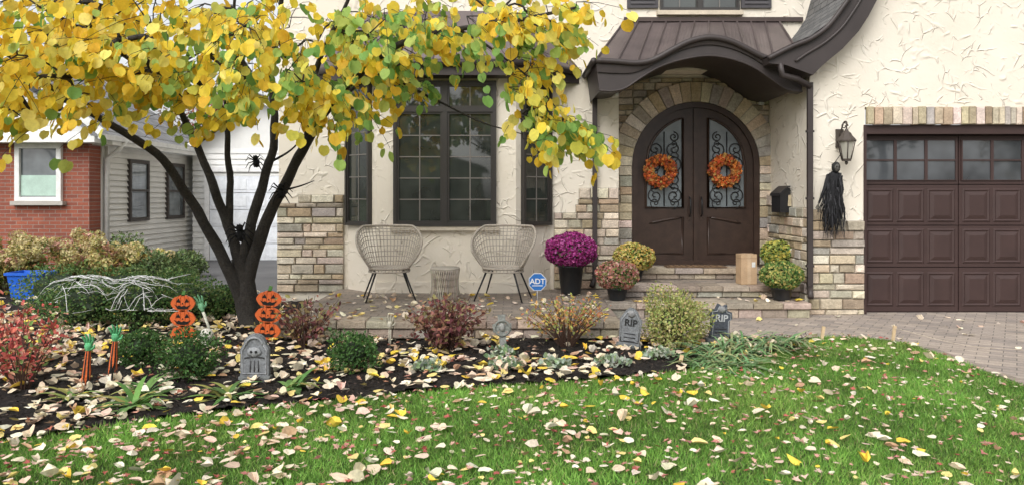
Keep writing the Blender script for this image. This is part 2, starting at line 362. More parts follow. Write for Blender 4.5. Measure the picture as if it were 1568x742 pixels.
k2=np.array([noise.noise(Vector((a*.8+9,b*1.1,5))) for a,b in p]); col=col*(1+np.clip(k2,0,1)[:,None]*np.array([.5,.15,.4]))
dry=rng.random(n)<.04; col[dry]=pick([(.45,.40,.2)],int(dry.sum()))
h=rng.uniform(.028,.058,n)*(1+.35*kk)
s_=scat(BLADE,P,tip,nor,h,np.clip(col,0,1),curl=rng.uniform(.5,2.5,n),wid=rng.uniform(.0035,.0068,n))
mk("grass",*s_[:3],[mGrass])
# ================================================================== HOUSE
H=empty("stucco_house")
YB=10.7;YM=11.2;YE=11.6;YG=10.0
XL=X(427,YM);XR=1.62;XG=4.035
w=MB()
w.box(XL,XR,YM,20,0,6.4)
w.box(XR+.002,XG+1.5,YE,20,0,3.5)
w.box(XR+.002,XG+1.5,YM,20,3.502,6.4)
bay=[(X(577,YB),YB),(.057,YB),(.634,YM+.05),(X(527,YM),YM+.05)]
w.prismz(bay,.05,3.5)
w.box(X(577,YB)-.02,.077,YB-.03,YB-.001,.2,.36)
w.box(XG,4.78,YG,YG+.3,0,2.8)
w.box(XG,XG+.25,YG+.3,YE,0,3.45)
lower=[(3.977,3.196),(4.124,3.343),(4.366,3.541),(4.581,3.774),(4.711,3.973),(4.823,4.188),(4.90,4.447),(5.2,5.3),(6.2,7.2),(7.2,8.3)]
upper=[(3.374,3.429),(3.55,3.52),(3.719,3.60),(3.934,3.688),(4.15,3.843),(4.323,4.059),(4.452,4.257),(4.53,4.53),(4.83,5.45),(5.85,7.4),(7.2,8.75)]
mir=lambda L_:[(14.4-a,b) for a,b in L_[::-1][1:]]
lo2=lower+mir(lower); up2=upper+mir(upper)
w.prism([(XG,2.802),(XG,3.24)]+[(a+.02,b+.05) for a,b in lower[1:]]+[(14.38-a,b+.05) for a,b in lower[::-1][1:-1]]+[(10.36,3.24),(10.36,2.802)],YG,YG+.3)
w.box(9.68,10.36,YG,YG+.3,0,2.8)
w.box(10.1,10.36,YG+.3,20,0,3.2)
w.obj("walls",mStucco,H)
SC=[(.56,.465,.33),(.47,.41,.325),(.66,.57,.44),(.38,.30,.21),(.58,.50,.40),(.52,.41,.28),(.42,.38,.33),(.70,.62,.50)]
MORT=(.38,.34,.28)
def stonewall(mb,M,wd,z0,top,hr=(.07,.15),wr=(.13,.42),dep=.05,skip=None):
    mb.M=M; z=z0; zt=max(top(0),top(wd),top(wd*.5))
    while z<zt-.02:
        h=min(R(*hr),zt-z)
        if zt-z-h<.05:h=zt-z
        x=0
        while x<wd-.005:
            l=R(*wr)*(1.2 if h<.1 else .95)
            if wd-x-l<.09:l=wd-x
            if z+h*.5<top(x+l/2) and not(skip and skip(x+l/2,z+h/2)):
                mb.add([(x,-.018,z),(x+l,-.018,z),(x+l,-.018,z+h),(x,-.018,z+h),(x,0,z),(x+l,0,z),(x+l,0,z+h),(x,0,z+h)],[[0,1,2,3],[0,3,7,4],[1,5,6,2],[3,2,6,7]],MORT)
                g_=.008; d=dep+R(-.012,.02); b=R(.006,.014); x0,x1,a0,a1=x+g_,x+l-g_,z+g_,z+h-g_
                j=lambda:R(-.007,.007)
                vs=[(x0,-.015,a0),(x1,-.015,a0),(x1,-.015,a1),(x0,-.015,a1),(x0+j()*.5,-d+.012,a0+j()*.5),(x1+j()*.5,-d+.012,a0+j()*.5),(x1,-d+.012,a1),(x0,-d+.012,a1),
                    (x0+b+j(),-d+j(),a0+b),(x1-b+j(),-d+j(),a0+b),(x1-b+j(),-d+j(),a1-b),(x0+b,-d+j(),a1-b)]
                mb.add(vs,[[0,1,5,4],[1,2,6,5],[2,3,7,6],[3,0,4,7],[4,5,9,8],[5,6,10,9],[6,7,11,10],[7,4,8,11],[8,9,10,11]],tuple(pick(SC,1,.12)[0]))
            x+=l
        z+=h
    mb.M=None
s=MB()
T_=Matrix.Translation
stonewall(s,T_((XL-.02,YM,0)),X(527,YM)-XL+.02,.15,lambda x:1.62 if x>.35 else 1.5)
stonewall(s,T_((.634,YM,0)),XR-.634,.2,lambda x:(1.38 if x<.22 else 1.55 if x<.42 else 1.72))
s.M=None
DCX=2.87;SPR=2.07;RI=1.0;RO=1.30
stonewall(s,T_((XR,YE,0)),XG-XR,.52,lambda x:3.45,hr=(.08,.13),wr=(.13,.3),dep=.045,skip=lambda x,z:(math.hypot(x+XR-DCX,z-SPR)<RO-.12 if z>SPR else abs(x+XR-DCX)<RI+.04))
stonewall(s,T_((XG-.02,YG,0)),4.76-XG+.02,.0,lambda x:1.34 if x>.25 else 1.42)
Mr=Matrix.Translation((XG,YE,0))@Matrix.Rotation(-math.pi/2,4,'Z')
stonewall(s,Mr,YE-YG,.15,lambda x:1.62 if x<1.1 else 1.42)
nv=23
for i in range(nv):
    a0=math.pi*i/nv+.006;a1=math.pi*(i+1)/nv-.006; ro=RO+R(-.01,.02)
    pl=[(DCX+r*math.cos(a),SPR+r*math.sin(a)) for r,a in((RI,a0),(ro,a0),(ro,(a0+a1)/2),(ro,a1),(RI,a1),(RI,(a0+a1)/2))]
    s.prism(pl,YE-.085-R(0,.012),YE-.03,tuple(pick(SC,1,.14)[0]))
pl=[(DCX+(RI+.005)*math.cos(a),SPR+(RI+.005)*math.sin(a)) for a in np.linspace(0,math.pi,30)]+[(DCX+(RO)*math.cos(a),SPR+(RO)*math.sin(a)) for a in np.linspace(math.pi,0,30)]
s.prism(pl,YE-.07,YE-.035,MORT)
for sd in(-1,1):
    z=.53
    while z<SPR-.03:
        h=min(R(.11,.2),SPR-z); xx=DCX+sd*RI; x2=DCX+sd*(RI+R(.17,.24)); a,b=min(xx,x2),max(xx,x2)
        s.box(a,b,YE-.085-R(0,.01),YE-.03,z+.005,z+h-.005,tuple(pick(SC,1,.14)[0]),b=.008); z+=h
x=4.80
while x<9.7:
    l=R(.075,.15); s.box(x,x+l-.01,YG-.055-R(0,.015),YG+.02,2.565+R(-.005,.005),2.80+R(-.008,.008),tuple(pick(SC,1,.14)[0]),b=.008); x+=l
s.box(4.81,9.7,YG-.03,YG-.002,2.57,2.79,MORT)
s.obj("stone_veneer",mStone,H)
def window(fr,gl,gr,M,w_,z0,z1,cols,rows,transom=None,casements=1,fw=.05):
    for q in(fr,gl,gr): q.M=M
    fr.box(0,w_,-.07,.0,z0,z0+fw,b=0);fr.box(0,w_,-.07,0,z1-fw,z1);fr.box(0,fw,-.07,0,z0+fw,z1-fw);fr.box(w_-fw,w_,-.07,0,z0+fw,z1-fw)
    gl.box(fw-.005,w_-fw+.005,-.02,-.004,z0+fw-.005,z1-fw+.005)
    zs=[(z0+fw,z1-fw)]
    if transom: fr.box(fw,w_-fw,-.068,-.003,transom-.03,transom+.03); zs=[(z0+fw,transom-.03),(transom+.03,z1-fw)]
    cw=(w_-2*fw)/casements; sh=fw*.6
    for k in range(casements):
        if k: fr.box(fw+cw*k-.035,fw+cw*k+.035,-.067,-.002,z0+fw,z1-fw)
        a=fw+cw*k+(.035 if k else 0); b=fw+cw*(k+1)-(.035 if k<casements-1 else 0)
        for i,(q0,q1) in enumerate(zs):
            for bx in((a,a+sh,q0,q1),(b-sh,b,q0,q1),(a+sh,b-sh,q0,q0+sh),(a+sh,b-sh,q1-sh,q1)): fr.box(bx[0],bx[1],-.05,-.006,bx[2],bx[3])
            rr=rows if i==0 else 1
            for c in range(1,cols): xx=a+sh+(b-a-2*sh)*c/cols; gr.box(xx-.008,xx+.008,-.028,-.012,q0+sh,q1-sh)
            for r_ in range(1,rr): zz=q0+sh+(q1-q0-2*sh)*r_/rr; gr.box(a+sh,b-sh,-.0285,-.0125,zz-.008,zz+.008)
    for q in(fr,gl,gr): q.M=None
fr,gl,gr=MB(),MB(),MB()
wz0,wz1=1.16,3.26
window(fr,gl,gr,T_((X(603,YB),YB,0)),X(760,YB)-X(603,YB),wz0,wz1,2,5,Z(169,YB),2)
aR=math.atan2(.55,.577); window(fr,gl,gr,T_((.057,YB,0))@Matrix.Rotation(aR,4,'Z')@T_((.10,0,0)),.60,wz0,wz1,2,6,fw=.04)
aL=math.atan2(-.55,.587); window(fr,gl,gr,T_((X(527,YM),YM+.05,0))@Matrix.Rotation(aL,4,'Z')@T_((.09,0,0)),.60,wz0,wz1,2,6,fw=.04)
window(fr,gl,gr,T_((X(1010,YM),YM,0)),X(1131,YM)-X(1010,YM),4.40,5.7,2,4,None,2,fw=.03)
fr.obj("window_frames",mFrame,H); gl.obj("window_glass",mGlass,H); gr.obj("window_grilles",mGrille,H)
t=MB()
for a,b in((960,1007),(1134,1180)):
    x0,x1=X(a,YM),X(b,YM); t.box(x0,x1,YM-.04,YM-.002,4.44,5.7,(.07,.065,.07))
    z=4.50
    while z<5.6: t.box(x0+.05,x1-.05,YM-.055,YM-.041,z,z+.035,(.09,.085,.09)); z+=.06
t.box(X(1005,YM),X(1136,YM),YM-.09,YM-.002,4.33,4.395,(.58,.50,.39))
t.box(X(598,YB),X(765,YB),YB-.06,YB-.002,1.10,1.158,(.52,.46,.37))
t.box(X(955,YM),X(1228,YM),YM-.05,YM-.002,4.235,4.30,(.07,.05,.045))
t.obj("shutters_and_sills",mV,H)
# bay roof
t=MB()
ev=[(-2.98,YM),(-2.12,10.38),(.22,10.38),(1.02,YM)]; rt=[(-2.35,YM),(-1.75,YM-.3),(-.15,YM-.3),(.30,YM)]
z0,z1=3.30,3.50
for i in range(3):
    a,b=ev[i],ev[i+1]; t.poly([(a[0],a[1],z0),(b[0],b[1],z0),(b[0],b[1],z1),(a[0],a[1],z1)],mi=1)
    c,d=rt[i],rt[i+1]; zc=4.33 
    t.poly([(a[0],a[1],z1+.001),(b[0],b[1],z1+.001),(d[0],d[1],zc),(c[0],c[1],zc)],mi=0)
    m_=[2,7,2][i]
    for k in range(m_+1):
        f=k/m_; p0=Vector((a[0]+(b[0]-a[0])*f,a[1]+(b[1]-a[1])*f,z1+.012)); p1=Vector((c[0]+(d[0]-c[0])*f,c[1]+(d[1]-c[1])*f,zc+.012))
        t.tube([p0,p1],.013,4,mi=0,sm=False)
    t.tube([(a[0],a[1]-.04,z1-.03),(b[0],b[1]-.04,z1-.03)],.05,8,mi=1)
t.poly([(p[0],p[1],z0) for p in ev],mi=1); t.poly([(rt[0][0],YM-.001,4.33),(rt[1][0],rt[1][1],4.33),(rt[2][0],rt[2][1],4.33),(rt[3][0],YM-.001,4.33)],mi=0)
t.obj("bay_roof",[mMetal,mTrim],H)
# canopy over entry
yc=10.0
co=[(912,93),(945,95),(975,97),(1000,92),(1030,76),(1055,64),(1085,58),(1115,63),(1140,74),(1163,86),(1185,92),(1228,91)]
ci=[(918,140),(938,141),(958,136),(982,120),(1012,103),(1048,92),(1085,87),(1120,92),(1152,104),(1180,122),(1204,138),(1228,142)]
O_=[(p.x,p.z) for p in cat([(X(a,yc),0,Z(b,yc)) for a,b in co],4)]; I_=[(p.x,p.z) for p in cat([(X(a,yc),0,Z(b,yc)) for a,b in ci],4)]
t=MB(); n=len(O_)
bx0,bx1=1.70,4.05
for i in range(n-1):
    a,b=O_[i],O_[i+1];c,d=I_[i],I_[i+1]
    t.poly([(c[0],yc,c[1]),(d[0],yc,d[1]),(b[0],yc,b[1]),(a[0],yc,a[1])],mi=1)
    t.poly([(c[0],yc,c[1]),(d[0],yc,d[1]),(d[0],yc+.16,d[1]),(c[0],yc+.16,c[1])],mi=1)
    t.poly([(c[0],yc+.16,c[1]),(d[0],yc+.16,d[1]),(d[0],yc+.16,d[1]+.06),(c[0],yc+.16,c[1]+.06)],mi=1)
    t.poly([(c[0],yc+.16,c[1]+.06),(d[0],yc+.16,d[1]+.06),(d[0],YE,d[1]+.06),(c[0],YE,c[1]+.06)],mi=1)
    f0,f1=i/(n-1),(i+1)/(n-1); e0=(bx0+(bx1-bx0)*f0,YM-.01,4.235);e1=(bx0+(bx1-bx0)*f1,YM-.01,4.235)
    t.poly([(a[0],yc-.02,a[1]),(b[0],yc-.02,b[1]),e1,e0],mi=0)
    h1=.62;  pa=(c[0]*(1-h1)+a[0]*h1,c[1]*(1-h1)+a[1]*h1); pb=(d[0]*(1-h1)+b[0]*h1,d[1]*(1-h1)+b[1]*h1)
    t.poly([(pa[0],yc-.025,pa[1]),(pb[0],yc-.025,pb[1]),(b[0],yc-.045,b[1]-.02),(a[0],yc-.045,a[1]-.02)],mi=1)
    t.poly([(pa[0],yc-.001,pa[1]),(pb[0],yc-.001,pb[1]),(pb[0],yc-.025,pb[1]),(pa[0],yc-.025,pa[1])],mi=1)
t.tube([(a,yc-.05,b-.005) for a,b in O_],.042,8,mi=1)
t.tube([(a,yc-.01,b+.012) for a,b in I_],.014,6,mi=1)
a=O_[0];c=I_[0]
t.poly([(a[0],yc-.02,a[1]),(bx0,YM-.01,4.235),(a[0],YM-.01,a[1])],mi=0)
t.poly([(c[0],yc,c[1]),(a[0],yc,a[1]),(a[0],YM-.01,a[1]),(c[0],YM-.01,c[1])],mi=1)
t.tube([(a[0]-.03,yc-.05,a[1]-.01),(a[0]-.03,YM-.01,a[1]-.01)],.045,8,mi=1)
for k in range(0,12):
    f=k/11; q=f*(n-1); i=min(int(q),n-2); g_=q-i; px_=O_[i][0]+(O_[i+1][0]-O_[i][0])*g_; pz=O_[i][1]+(O_[i+1][1]-O_[i][1])*g_
    t.tube([(px_,yc-.03,pz+.014),(bx0+(bx1-bx0)*f,YM-.015,4.25)],.013,4,mi=0,sm=False)
t.obj("entry_canopy",[mMetal,mTrim],H)
# swooping garage roof
t=MB(); yf=9.75
lw=[(3.40,3.35),(3.62,3.33)]+lo2+[(14.4-3.62,3.33),(14.4-3.40,3.35)]
t.prism(lw+up2[::-1],yf,YG-.004,mi=1)
m=len(up2)
for i in range(m-1):
    a,b=up2[i],up2[i+1]; t.poly([(a[0],yf-.03,a[1]+.02),(b[0],yf-.03,b[1]+.02),(b[0],20,b[1]+.02),(a[0],20,a[1]+.02)],mi=0)
t.tube([p for p in cat([(a,yf-.035,b-.02) for a,b in up2[:10]],4)],.035,6,mi=1)
mid=[((a[0]*.45+b[0]*.55),(a[1]*.45+b[1]*.55)) for a,b in zip(lower,upper[1:])]
t.tube([p for p in cat([(a,yf-.01,b) for a,b in mid[:9]],4)],.02,6,mi=1)
t.poly([(XL-.4,10.8,6.4),(4.6,10.8,6.4),(3.0,15.5,9.4),(XL+2,15.5,9.4)],mi=0);t.poly([(XL-.4,20.4,6.4),(XL-.4,10.8,6.4),(XL+2,15.5,9.4)],mi=0)
t.poly([(XL-.4,10.8,6.35),(4.6,10.8,6.35),(4.6,20,6.35),(XL-.4,20,6.35)],mi=1)
t.obj("roof",[mShing,mTrim],H)
# downspouts
t=MB()
def spout(x,y,z0,z1):
    t.box(x-.035,x+.035,y-.05,y,z0,z1); 
    for z in np.arange(z0+.3,z1,.9): t.box(x-.05,x+.05,y-.053,y+.001,z,z+.03)
spout(X(911,11.1),11.14,.35,3.5)
spout(X(1239,9.93),9.93,.35,3.12)
t.tube([(X(1197,9.72),9.78,3.36),(X(1200,9.75),9.8,3.2),(X(1222,9.85),9.86,3.16),(X(1239,9.93),9.9,3.06)],.042,8)
t.tube([(X(911,11.1),11.1,3.48),(1.15,10.9,3.45)],.04,8)
t.tube([(X(911,11.1),11.1,.38),(X(911,11.1)-.06,11.0,.26)],.04,8); t.tube([(X(1239,9.93),9.9,.38),(X(1239,9.93)-.04,9.78,.26)],.04,8)
t.obj("downspouts",mTrim,H)
# garage door
t=MB(); gy=10.15
t.box(4.78,9.68,gy+.03,gy+.08,0,2.56); t.box(4.762,4.80,YG-.01,gy+.03,0.005,2.56);t.box(4.80,9.68,YG+.01,gy+.03,2.44,2.56)
gg=MB(); x0=4.815
sw=1.33
for k in range(4):
    a=x0+k*sw
    if a>9.6: break
    z=0
    for zz0,zz1 in((.02,.62),(.632,1.19),(1.202,1.75),(1.762,2.42)): t.box(a,min(a+sw-.012,9.67),gy,gy+.031,zz0,zz1)
    cw=(sw-.06)/3
    for c in range(3):
        xa=a+.025+c*cw+.02; xb=a+.025+(c+1)*cw-.02
        for z0_,z1_ in((.09,.61-.05),(.68,1.15),(1.24,1.70)):
            t.add([(xa,gy-.001,z0_),(xb,gy-.001,z0_),(xb,gy-.001,z1_),(xa,gy-.001,z1_),(xa+.02,gy-.016,z0_+.02),(xb-.02,gy-.016,z0_+.02),(xb-.02,gy-.016,z1_-.02),(xa+.02,gy-.016,z1_-.02),
                   (xa+.04,gy-.003,z0_+.04),(xb-.04,gy-.003,z0_+.04),(xb-.04,gy-.003,z1_-.04),(xa+.04,gy-.003,z1_-.04),
                   (xa+.09,gy-.02,z0_+.09),(xb-.09,gy-.02,z0_+.09),(xb-.09,gy-.02,z1_-.09),(xa+.09,gy-.02,z1_-.09)],
                  [[q*4+r_,q*4+(r_+1)%4,(q+1)*4+(r_+1)%4,(q+1)*4+r_] for q in range(3) for r_ in range(4)]+[[12,13,14,15]],(1,1,1))
        for z0_,z1_ in((1.82,2.08),(2.10,2.36)):
            gg.box(xa,xb,gy-.006,gy-.001,z0_,z1_)
            for b_ in((xa-.02,xa,z0_-.01,z1_+.01),(xb,xb+.02,z0_-.01,z1_+.01),(xa,xb,z0_-.01,z0_),(xa,xb,z1_,z1_+.01)): t.box(b_[0],b_[1],gy-.02,gy-.0005,b_[2],b_[3])
t.obj("garage_door",mGar,H)
gg.obj("garage_door_glass",GLASS("garage_glass",(.06,.065,.07),1.9),H)
# entry doors
t=MB(); yd=YE-.02
def arch(rad,z0,n=30,x0=-9,x1=9):
    p=[(DCX-rad,z0)]+[(DCX-rad*math.cos(a),SPR+rad*math.sin(a)) for a in np.linspace(0,math.pi,n)]+[(DCX+rad,z0)]
    return p
out=arch(.995,.525);inn=arch(.91,.525)
vs=[(a,yd-.06,b) for a,b in out]+[(a,yd-.06,b) for a,b in inn]+[(a,yd-.0,b) for a,b in inn]
k=len(out)
t.add(vs,[[i,i+1,k+i+1,k+i] for i in range(k-1)]+[[k+i,k+i+1,2*k+i+1,2*k+i] for i in range(k-1)])
t.prism(arch(.93,.53),yd-.015,yd+.01)
t.box(DCX-.03,DCX+.03,yd-.055,yd-.016,.56,2.96)
t.box(DCX-.93,DCX+.93,yd-.05,yd-.0152,.53,.60)
dg=MB();ir=MB()
for sd in(-1,1):
    RG=.775
    xs_=np.linspace(.2,RG-.001,12)
    shape=[(.2,1.42),(RG,1.42)]+[(x,max(1.5,SPR+math.sqrt(RG*RG-x*x))) for x in xs_[::-1]]
    shape[2]=(RG,SPR)
    pl=[(DCX+sd*a,b) for a,b in shape]
    dg.prism(pl if sd>0 else pl[::-1],yd-.024,yd-.016)
    lp=[(a,yd-.03,b) for a,b in pl]; t.tube(lp,.022,6,closed=True)
    pb=[(.2,.70),(.78,.70)]+[(x,1.16+.10*math.sin((x-.2)/.58*math.pi/2+ (0))) for x in np.linspace(.78,.2,9)]
    pb=[(DCX+sd*a,b if i<2 else 1.14+.13*(1-(a-.2)/.58)**.7) for i,(a,b) in enumerate(pb)]
    t.tube([(a,yd-.02,b) for a,b in pb],.02,6,closed=True)
    cxp=sum(a for a,b in pb)/len(pb);czp=sum(b for a,b in pb)/len(pb)
    t.prism([(cxp+(a-cxp)*.8,czp+(b-czp)*.8) for a,b in pb],yd-.035,yd-.0155)
    t.box(DCX+sd*.09-.022,DCX+sd*.09+.022,yd-.03,yd-.0158,1.22,1.62,(1,1,1))
    ir.tube([(DCX+sd*.09,yd-.03,1.58),(DCX+sd*.09,yd-.09,1.54),(DCX+sd*.09,yd-.09,1.32),(DCX+sd*.09,yd-.03,1.28)],.011,6)
    def spiral(cx,cz,r0,turn,a0,dr,rr=.010):
        ir.tube([(DCX+sd*(cx+r0*(1-q)**.8*math.cos(a0+dr*turn*2*math.pi*q)),yd-.035,cz+r0*(1-q)**.8*math.sin(a0+dr*turn*2*math.pi*q)) for q in np.linspace(0,.95,22)],rr,5)
    ir.tube([(DCX+sd*.49,yd-.034,1.44),(DCX+sd*.49,yd-.034,2.60)],.010,5)
    for cz,r0,f in((1.60,.13,1),(1.84,.12,-1),(2.08,.13,1),(2.33,.12,-1),(2.52,.08,1)):
        spiral(.34,cz,r0,1.6,math.pi/2*f,1);spiral(.34,cz-.11,r0*.7,1.3,-math.pi/2,-1,.007)
        if cz<2.45: spiral(.63,cz,r0*.95,1.6,math.pi/2*f,-1);spiral(.63,cz-.11,r0*.65,1.3,-math.pi/2,1,.007)
t.obj("entry_doors",mDoor,H); dg.obj("door_glass",mGlassL,H); ir.obj("door_ironwork",mIron,H)
t=MB(); t.box(X(940,10.9),X(948,10.9),10.95,11.18,3.08,3.2,(.7,.7,.68)); t.ell((X(944,10.9),10.93,3.1),(.035,.05,.035),(.7,.7,.68))
t.box(3.86,3.93,11.5,11.56,3.02,3.09,(.6,.6,.6)); t.obj("porch_camera",mPl,H)
# ================================================================== PATIO & STEPS
P_=empty("paver_patio")
g=MB(); g.box(-2.62,1.19,8.34,YM,.0,.196); g.box(1.19,1.6,9.72,YM,.0,.196); g.obj("patio_top",mPave,P_)
g=MB()
def course(x0,x1,y0,y1,z0,z1,lr=(.28,.42)):
    x=x0
    while x<x1-.01:
        l=R(*lr); 
        if x1-x-l<.12:l=x1-x
        g.box(x,x+l-.008,y0-R(0,.01),y1,z0,z1-.002+R(-.003,.003),tuple(pick([(.40,.33,.25),(.32,.27,.21),(.46,.385,.30),(.36,.32,.27)],1)[0]),b=.01); x+=l
course(-2.68,1.23,8.27,8.60,.115,.205)
course(-2.66,1.21,8.30,8.5,-.0,.112,(.18,.36))
yy=8.60
while yy<9.7:
    l=.3; g.box(.93,1.23,yy,yy+l-.008,.115,.205,tuple(pick([(.40,.33,.25),(.31,.26,.21),(.44,.37,.29)],1)[0]),b=.01);g.box(1.0,1.21,yy,yy+l-.008,.0,.112,tuple(pick([(.38,.32,.25),(.31,.26,.21)],1)[0]),b=.008); yy+=l
g.obj("patio_edge_blocks",mStone,P_)
S_=empty("front_steps")
g=MB()
course(1.25,3.93,9.66,10.02,.12,.205);course(1.27,3.92,9.69,10.0,.0,.118,(.2,.35))
course(1.55,4.0,10.18,10.55,.285,.365);course(1.57,4.0,10.21,10.5,.206,.283,(.2,.35))
course(1.85,3.75,10.98,11.3,.445,.53,(.35,.6));course(1.87,3.73,11.01,11.3,.366,.443,(.2,.35))
g.obj("step_blocks",mStone,S_)
g=MB(); g.box(1.6,4.01,10.02,10.21,0,.2);g.box(1.6,4.01,10.55,11.05,0,.361);g.box(1.9,3.72,11.3,YE-.09,0,.522);g.box(3.73,4.01,11.05,YE-.05,0,.361);g.box(1.64,1.9,11.05,YE-.05,0,.361); g.obj("step_fill",mPave,S_)
g=MB(); g.box(DCX-.55,DCX+.35,11.02,11.28,.533,.548,(.16,.10,.06)); g.M=None
for i in range(9): g.box(DCX-.5+i*.09,DCX-.45+i*.09,11.04,11.26,.548,.556,(.24,.15,.08))
g.obj("doormat",mVr)
# ================================================================== NEIGHBOUR
NH=empty("brick_house")
g=MB(); g.box(-17,-8.25,14.4,14.7,0,2.62); g.box(-8.45,-8.25,14.7,14.95,0,2.62); g.obj("brick_wall",mBrick,NH)
g=MB()
z=.15
while z<2.6:
    g.poly([(-8.17,14.96,z),(-8.17,19.2,z),(-8.215,19.2,z+.118),(-8.215,14.96,z+.118)]); g.poly([(-8.17,14.96,z),(-8.215,14.96,z),(-8.215,19.2,z),(-8.17,19.2,z)]); z+=.118
g.box(-8.23,-8.16,19.2,19.26,.0,2.62);g.box(-8.23,-8.16,14.9,14.96,0,2.62); g.box(-16,-8.22,14.8,19.2,0,2.6)
g.obj("siding_wall",mSid,NH)
g=MB(); gl=MB(); fr=MB()
for y0,y1 in((15.73,16.57),(17.45,18.35)):
    for b_ in((y0,y1,1.05,1.13),(y0,y1,2.3,2.38),(y0,y0+.07,1.13,2.3),(y1-.07,y1,1.13,2.3),(y0+.07,y1-.07,1.69,1.74)): fr.box(-8.2,-8.13,b_[0],b_[1],b_[2],b_[3],(.06,.05,.045))
    gl.box(-8.2,-8.16,y0+.07,y1-.07,1.13,2.3)
for b_ in((-9.66,-8.76,1.50,1.58),(-9.66,-8.76,2.52,2.62),(-9.66,-9.57,1.58,2.52),(-8.85,-8.76,1.58,2.52)): fr.box(b_[0],b_[1],14.32,14.41,b_[2],b_[3],(.78,.78,.76))
fr.box(-9.72,-8.70,14.28,14.42,1.42,1.498,(.45,.42,.38))
gl.box(-9.57,-8.85,14.38,14.41,1.58,2.52)
fr.box(-9.56,-8.86,14.365,14.379,1.60,2.0,(.45,.6,.52))
gl.obj("windows",GLASS("neighbour_glass",(.14,.16,.17)),NH)
g2=MB()
z=2.75
while z<5.6:
    xr=-8.1-(z-2.7)*1.25
    g2.poly([(-17,14.33,z),(xr,14.33,z),(xr-.1,14.345,z+.11),(-17,14.345,z+.11)]); z+=.11
g2.box(-17,-7.95,14.05,14.5,2.62,2.74); g2.box(-8.6,-7.85,14.5,19.5,2.6,2.72)
g2.obj("gable_siding",mWhite,NH)
r_=MB(); r_.poly([(-7.8,14.0,2.75),(-7.8,19.5,2.75),(-11.2,19.5,4.9),(-11.2,14.0,4.9)]); r_.poly([(-7.8,19.5,2.76),(-16,19.5,2.76),(-11.2,19.5,4.88)])
r_.poly([(-7.85,13.95,2.78),(-12.5,13.95,6.5),(-12.5,14.45,6.5),(-7.85,14.45,2.78)])
r_.obj("roof",mShingN,NH)
fr.box(-7.86,-7.78,14.0,19.5,2.68,2.78,(.72,.72,.70)); fr.tube([(-7.8,14.9,2.7),(-7.95,14.85,2.5),(-8.15,14.85,2.35),(-8.15,14.85,.1)],.045,8,(.72,.72,.70))
fr.prism([(-7.8,2.75),(-12.5,6.5),(-12.5,6.65),(-7.7,2.85)],13.9,13.96,(.76,.76,.74))
fr.obj("trim",mV,NH)
NG=empty("neighbour_garage")
gx0,gx1,gy_=-8.0,-4.6,18.5
g=MB(); z=.0
while z<2.7:
    g.poly([(gx0,gy_-.025,z),(gx1,gy_-.025,z),(gx1,gy_,z+.14),(gx0,gy_,z+.14)]); z+=.14
cz=2.75; cxm=(gx0+gx1)/2
g.box(gx0,gx1+.0,gy_+.005,gy_+5,0,2.74)
g.poly([(gx0-.1,gy_,cz-.05),(gx1+.1,gy_,cz-.05),(cxm,gy_,4.0)])
g.obj("walls",mWhite,NG)
g=MB()
for z in np.arange(0,2.1,.42):
    g.box(-7.55,-5.15,gy_-.06,gy_-.03,z+.005,z+.41,(.74,.77,.82))
    for k in range(5): g.box(-7.5+k*.48,-7.12+k*.48,gy_-.07,gy_-.061,z+.08,z+.34,(.78,.81,.85))
for b_ in((-7.68,-7.56,0,2.2),(-5.14,-5.02,0,2.2),(-7.68,-5.02,2.2,2.32)): g.box(b_[0],b_[1],gy_-.08,gy_-.03,b_[2],b_[3],(.8,.8,.8))
g.obj("garage_door",mV,NG)
g=MB()
g.poly([(gx0-.35,gy_-.3,2.65),(cxm,gy_-.3,4.15),(cxm,gy_+5,4.15),(gx0-.35,gy_+5,2.65)]);g.poly([(gx1+.35,gy_-.3,2.65),(cxm,gy_-.3,4.15),(cxm,gy_+5,4.15),(gx1+.35,gy_+5,2.65)])
g.obj("roof",mShingN,NG)
g=MB(); g.prism([(gx0-.35,2.62),(gx0-.35,2.5),(cxm,4.0),(gx1+.35,2.5),(gx1+.35,2.62),(cxm,4.13)],gy_-.33,gy_-.29,(.78,.78,.77)); g.obj("fascia",mV,NG)
# ================================================================== TREE
TR=empty("redbud_tree")
tb=MB(); nodes=[]
def w3(p): return (X(p[0],p[2]),p[2],Z(p[1],p[2]))
def limb(pts,r0,r1,n=9):
    q=cat([w3(p) for p in pts],6); m=len(q)
    q=[p+Vector((noise.noise(p*3),noise.noise(p*3+Vector((5,5,5))),0))*.03 for p in q]
    tb.tube(q,[(r0+(r1-r0)*(i/(m-1))**.8)*(1+.10*noise.noise(p*6)) for i,p in enumerate(q)],n)
    for i,p in enumerate(q):
        if p.z>2.2: nodes.append(tuple(p))
limb([(388,512,8.95),(383,495,9),(376,455,9),(372,425,9),(369,395,9)],.17,.10,14)
limb([(374,470,8.98),(352,415,8.9),(318,350,8.75),(285,295,8.55),(240,235,8.3),(165,188,8.0),(100,152,7.7),(40,105,7.4),(-30,50,7.1)],.085,.018)
limb([(370,405,9),(350,345,9),(325,280,8.9),(300,220,8.8),(265,150,8.5),(225,80,8.2),(190,-20,8)],.075,.018)
limb([(351,345,9),(352,265,9),(346,180,8.8),(352,90,8.5),(365,-40,8.4)],.05,.014)
limb([(371,405,9),(388,330,9.05),(412,250,9.1),(420,185,9.0),(414,110,8.9),(430,10,8.6),(440,-90,8.4)],.078,.02)
limb([(374,440,9),(402,355,8.9),(432,292,8.7),(470,215,8.4),(508,158,8.0),(555,108,7.6),(625,62,7.3),(700,45,7.1),(800,30,6.95),(880,12,6.9)],.085,.012)
limb([(508,158,8.0),(580,118,7.9),(660,150,7.8),(740,188,7.7),(800,205,7.6)],.022,.005)
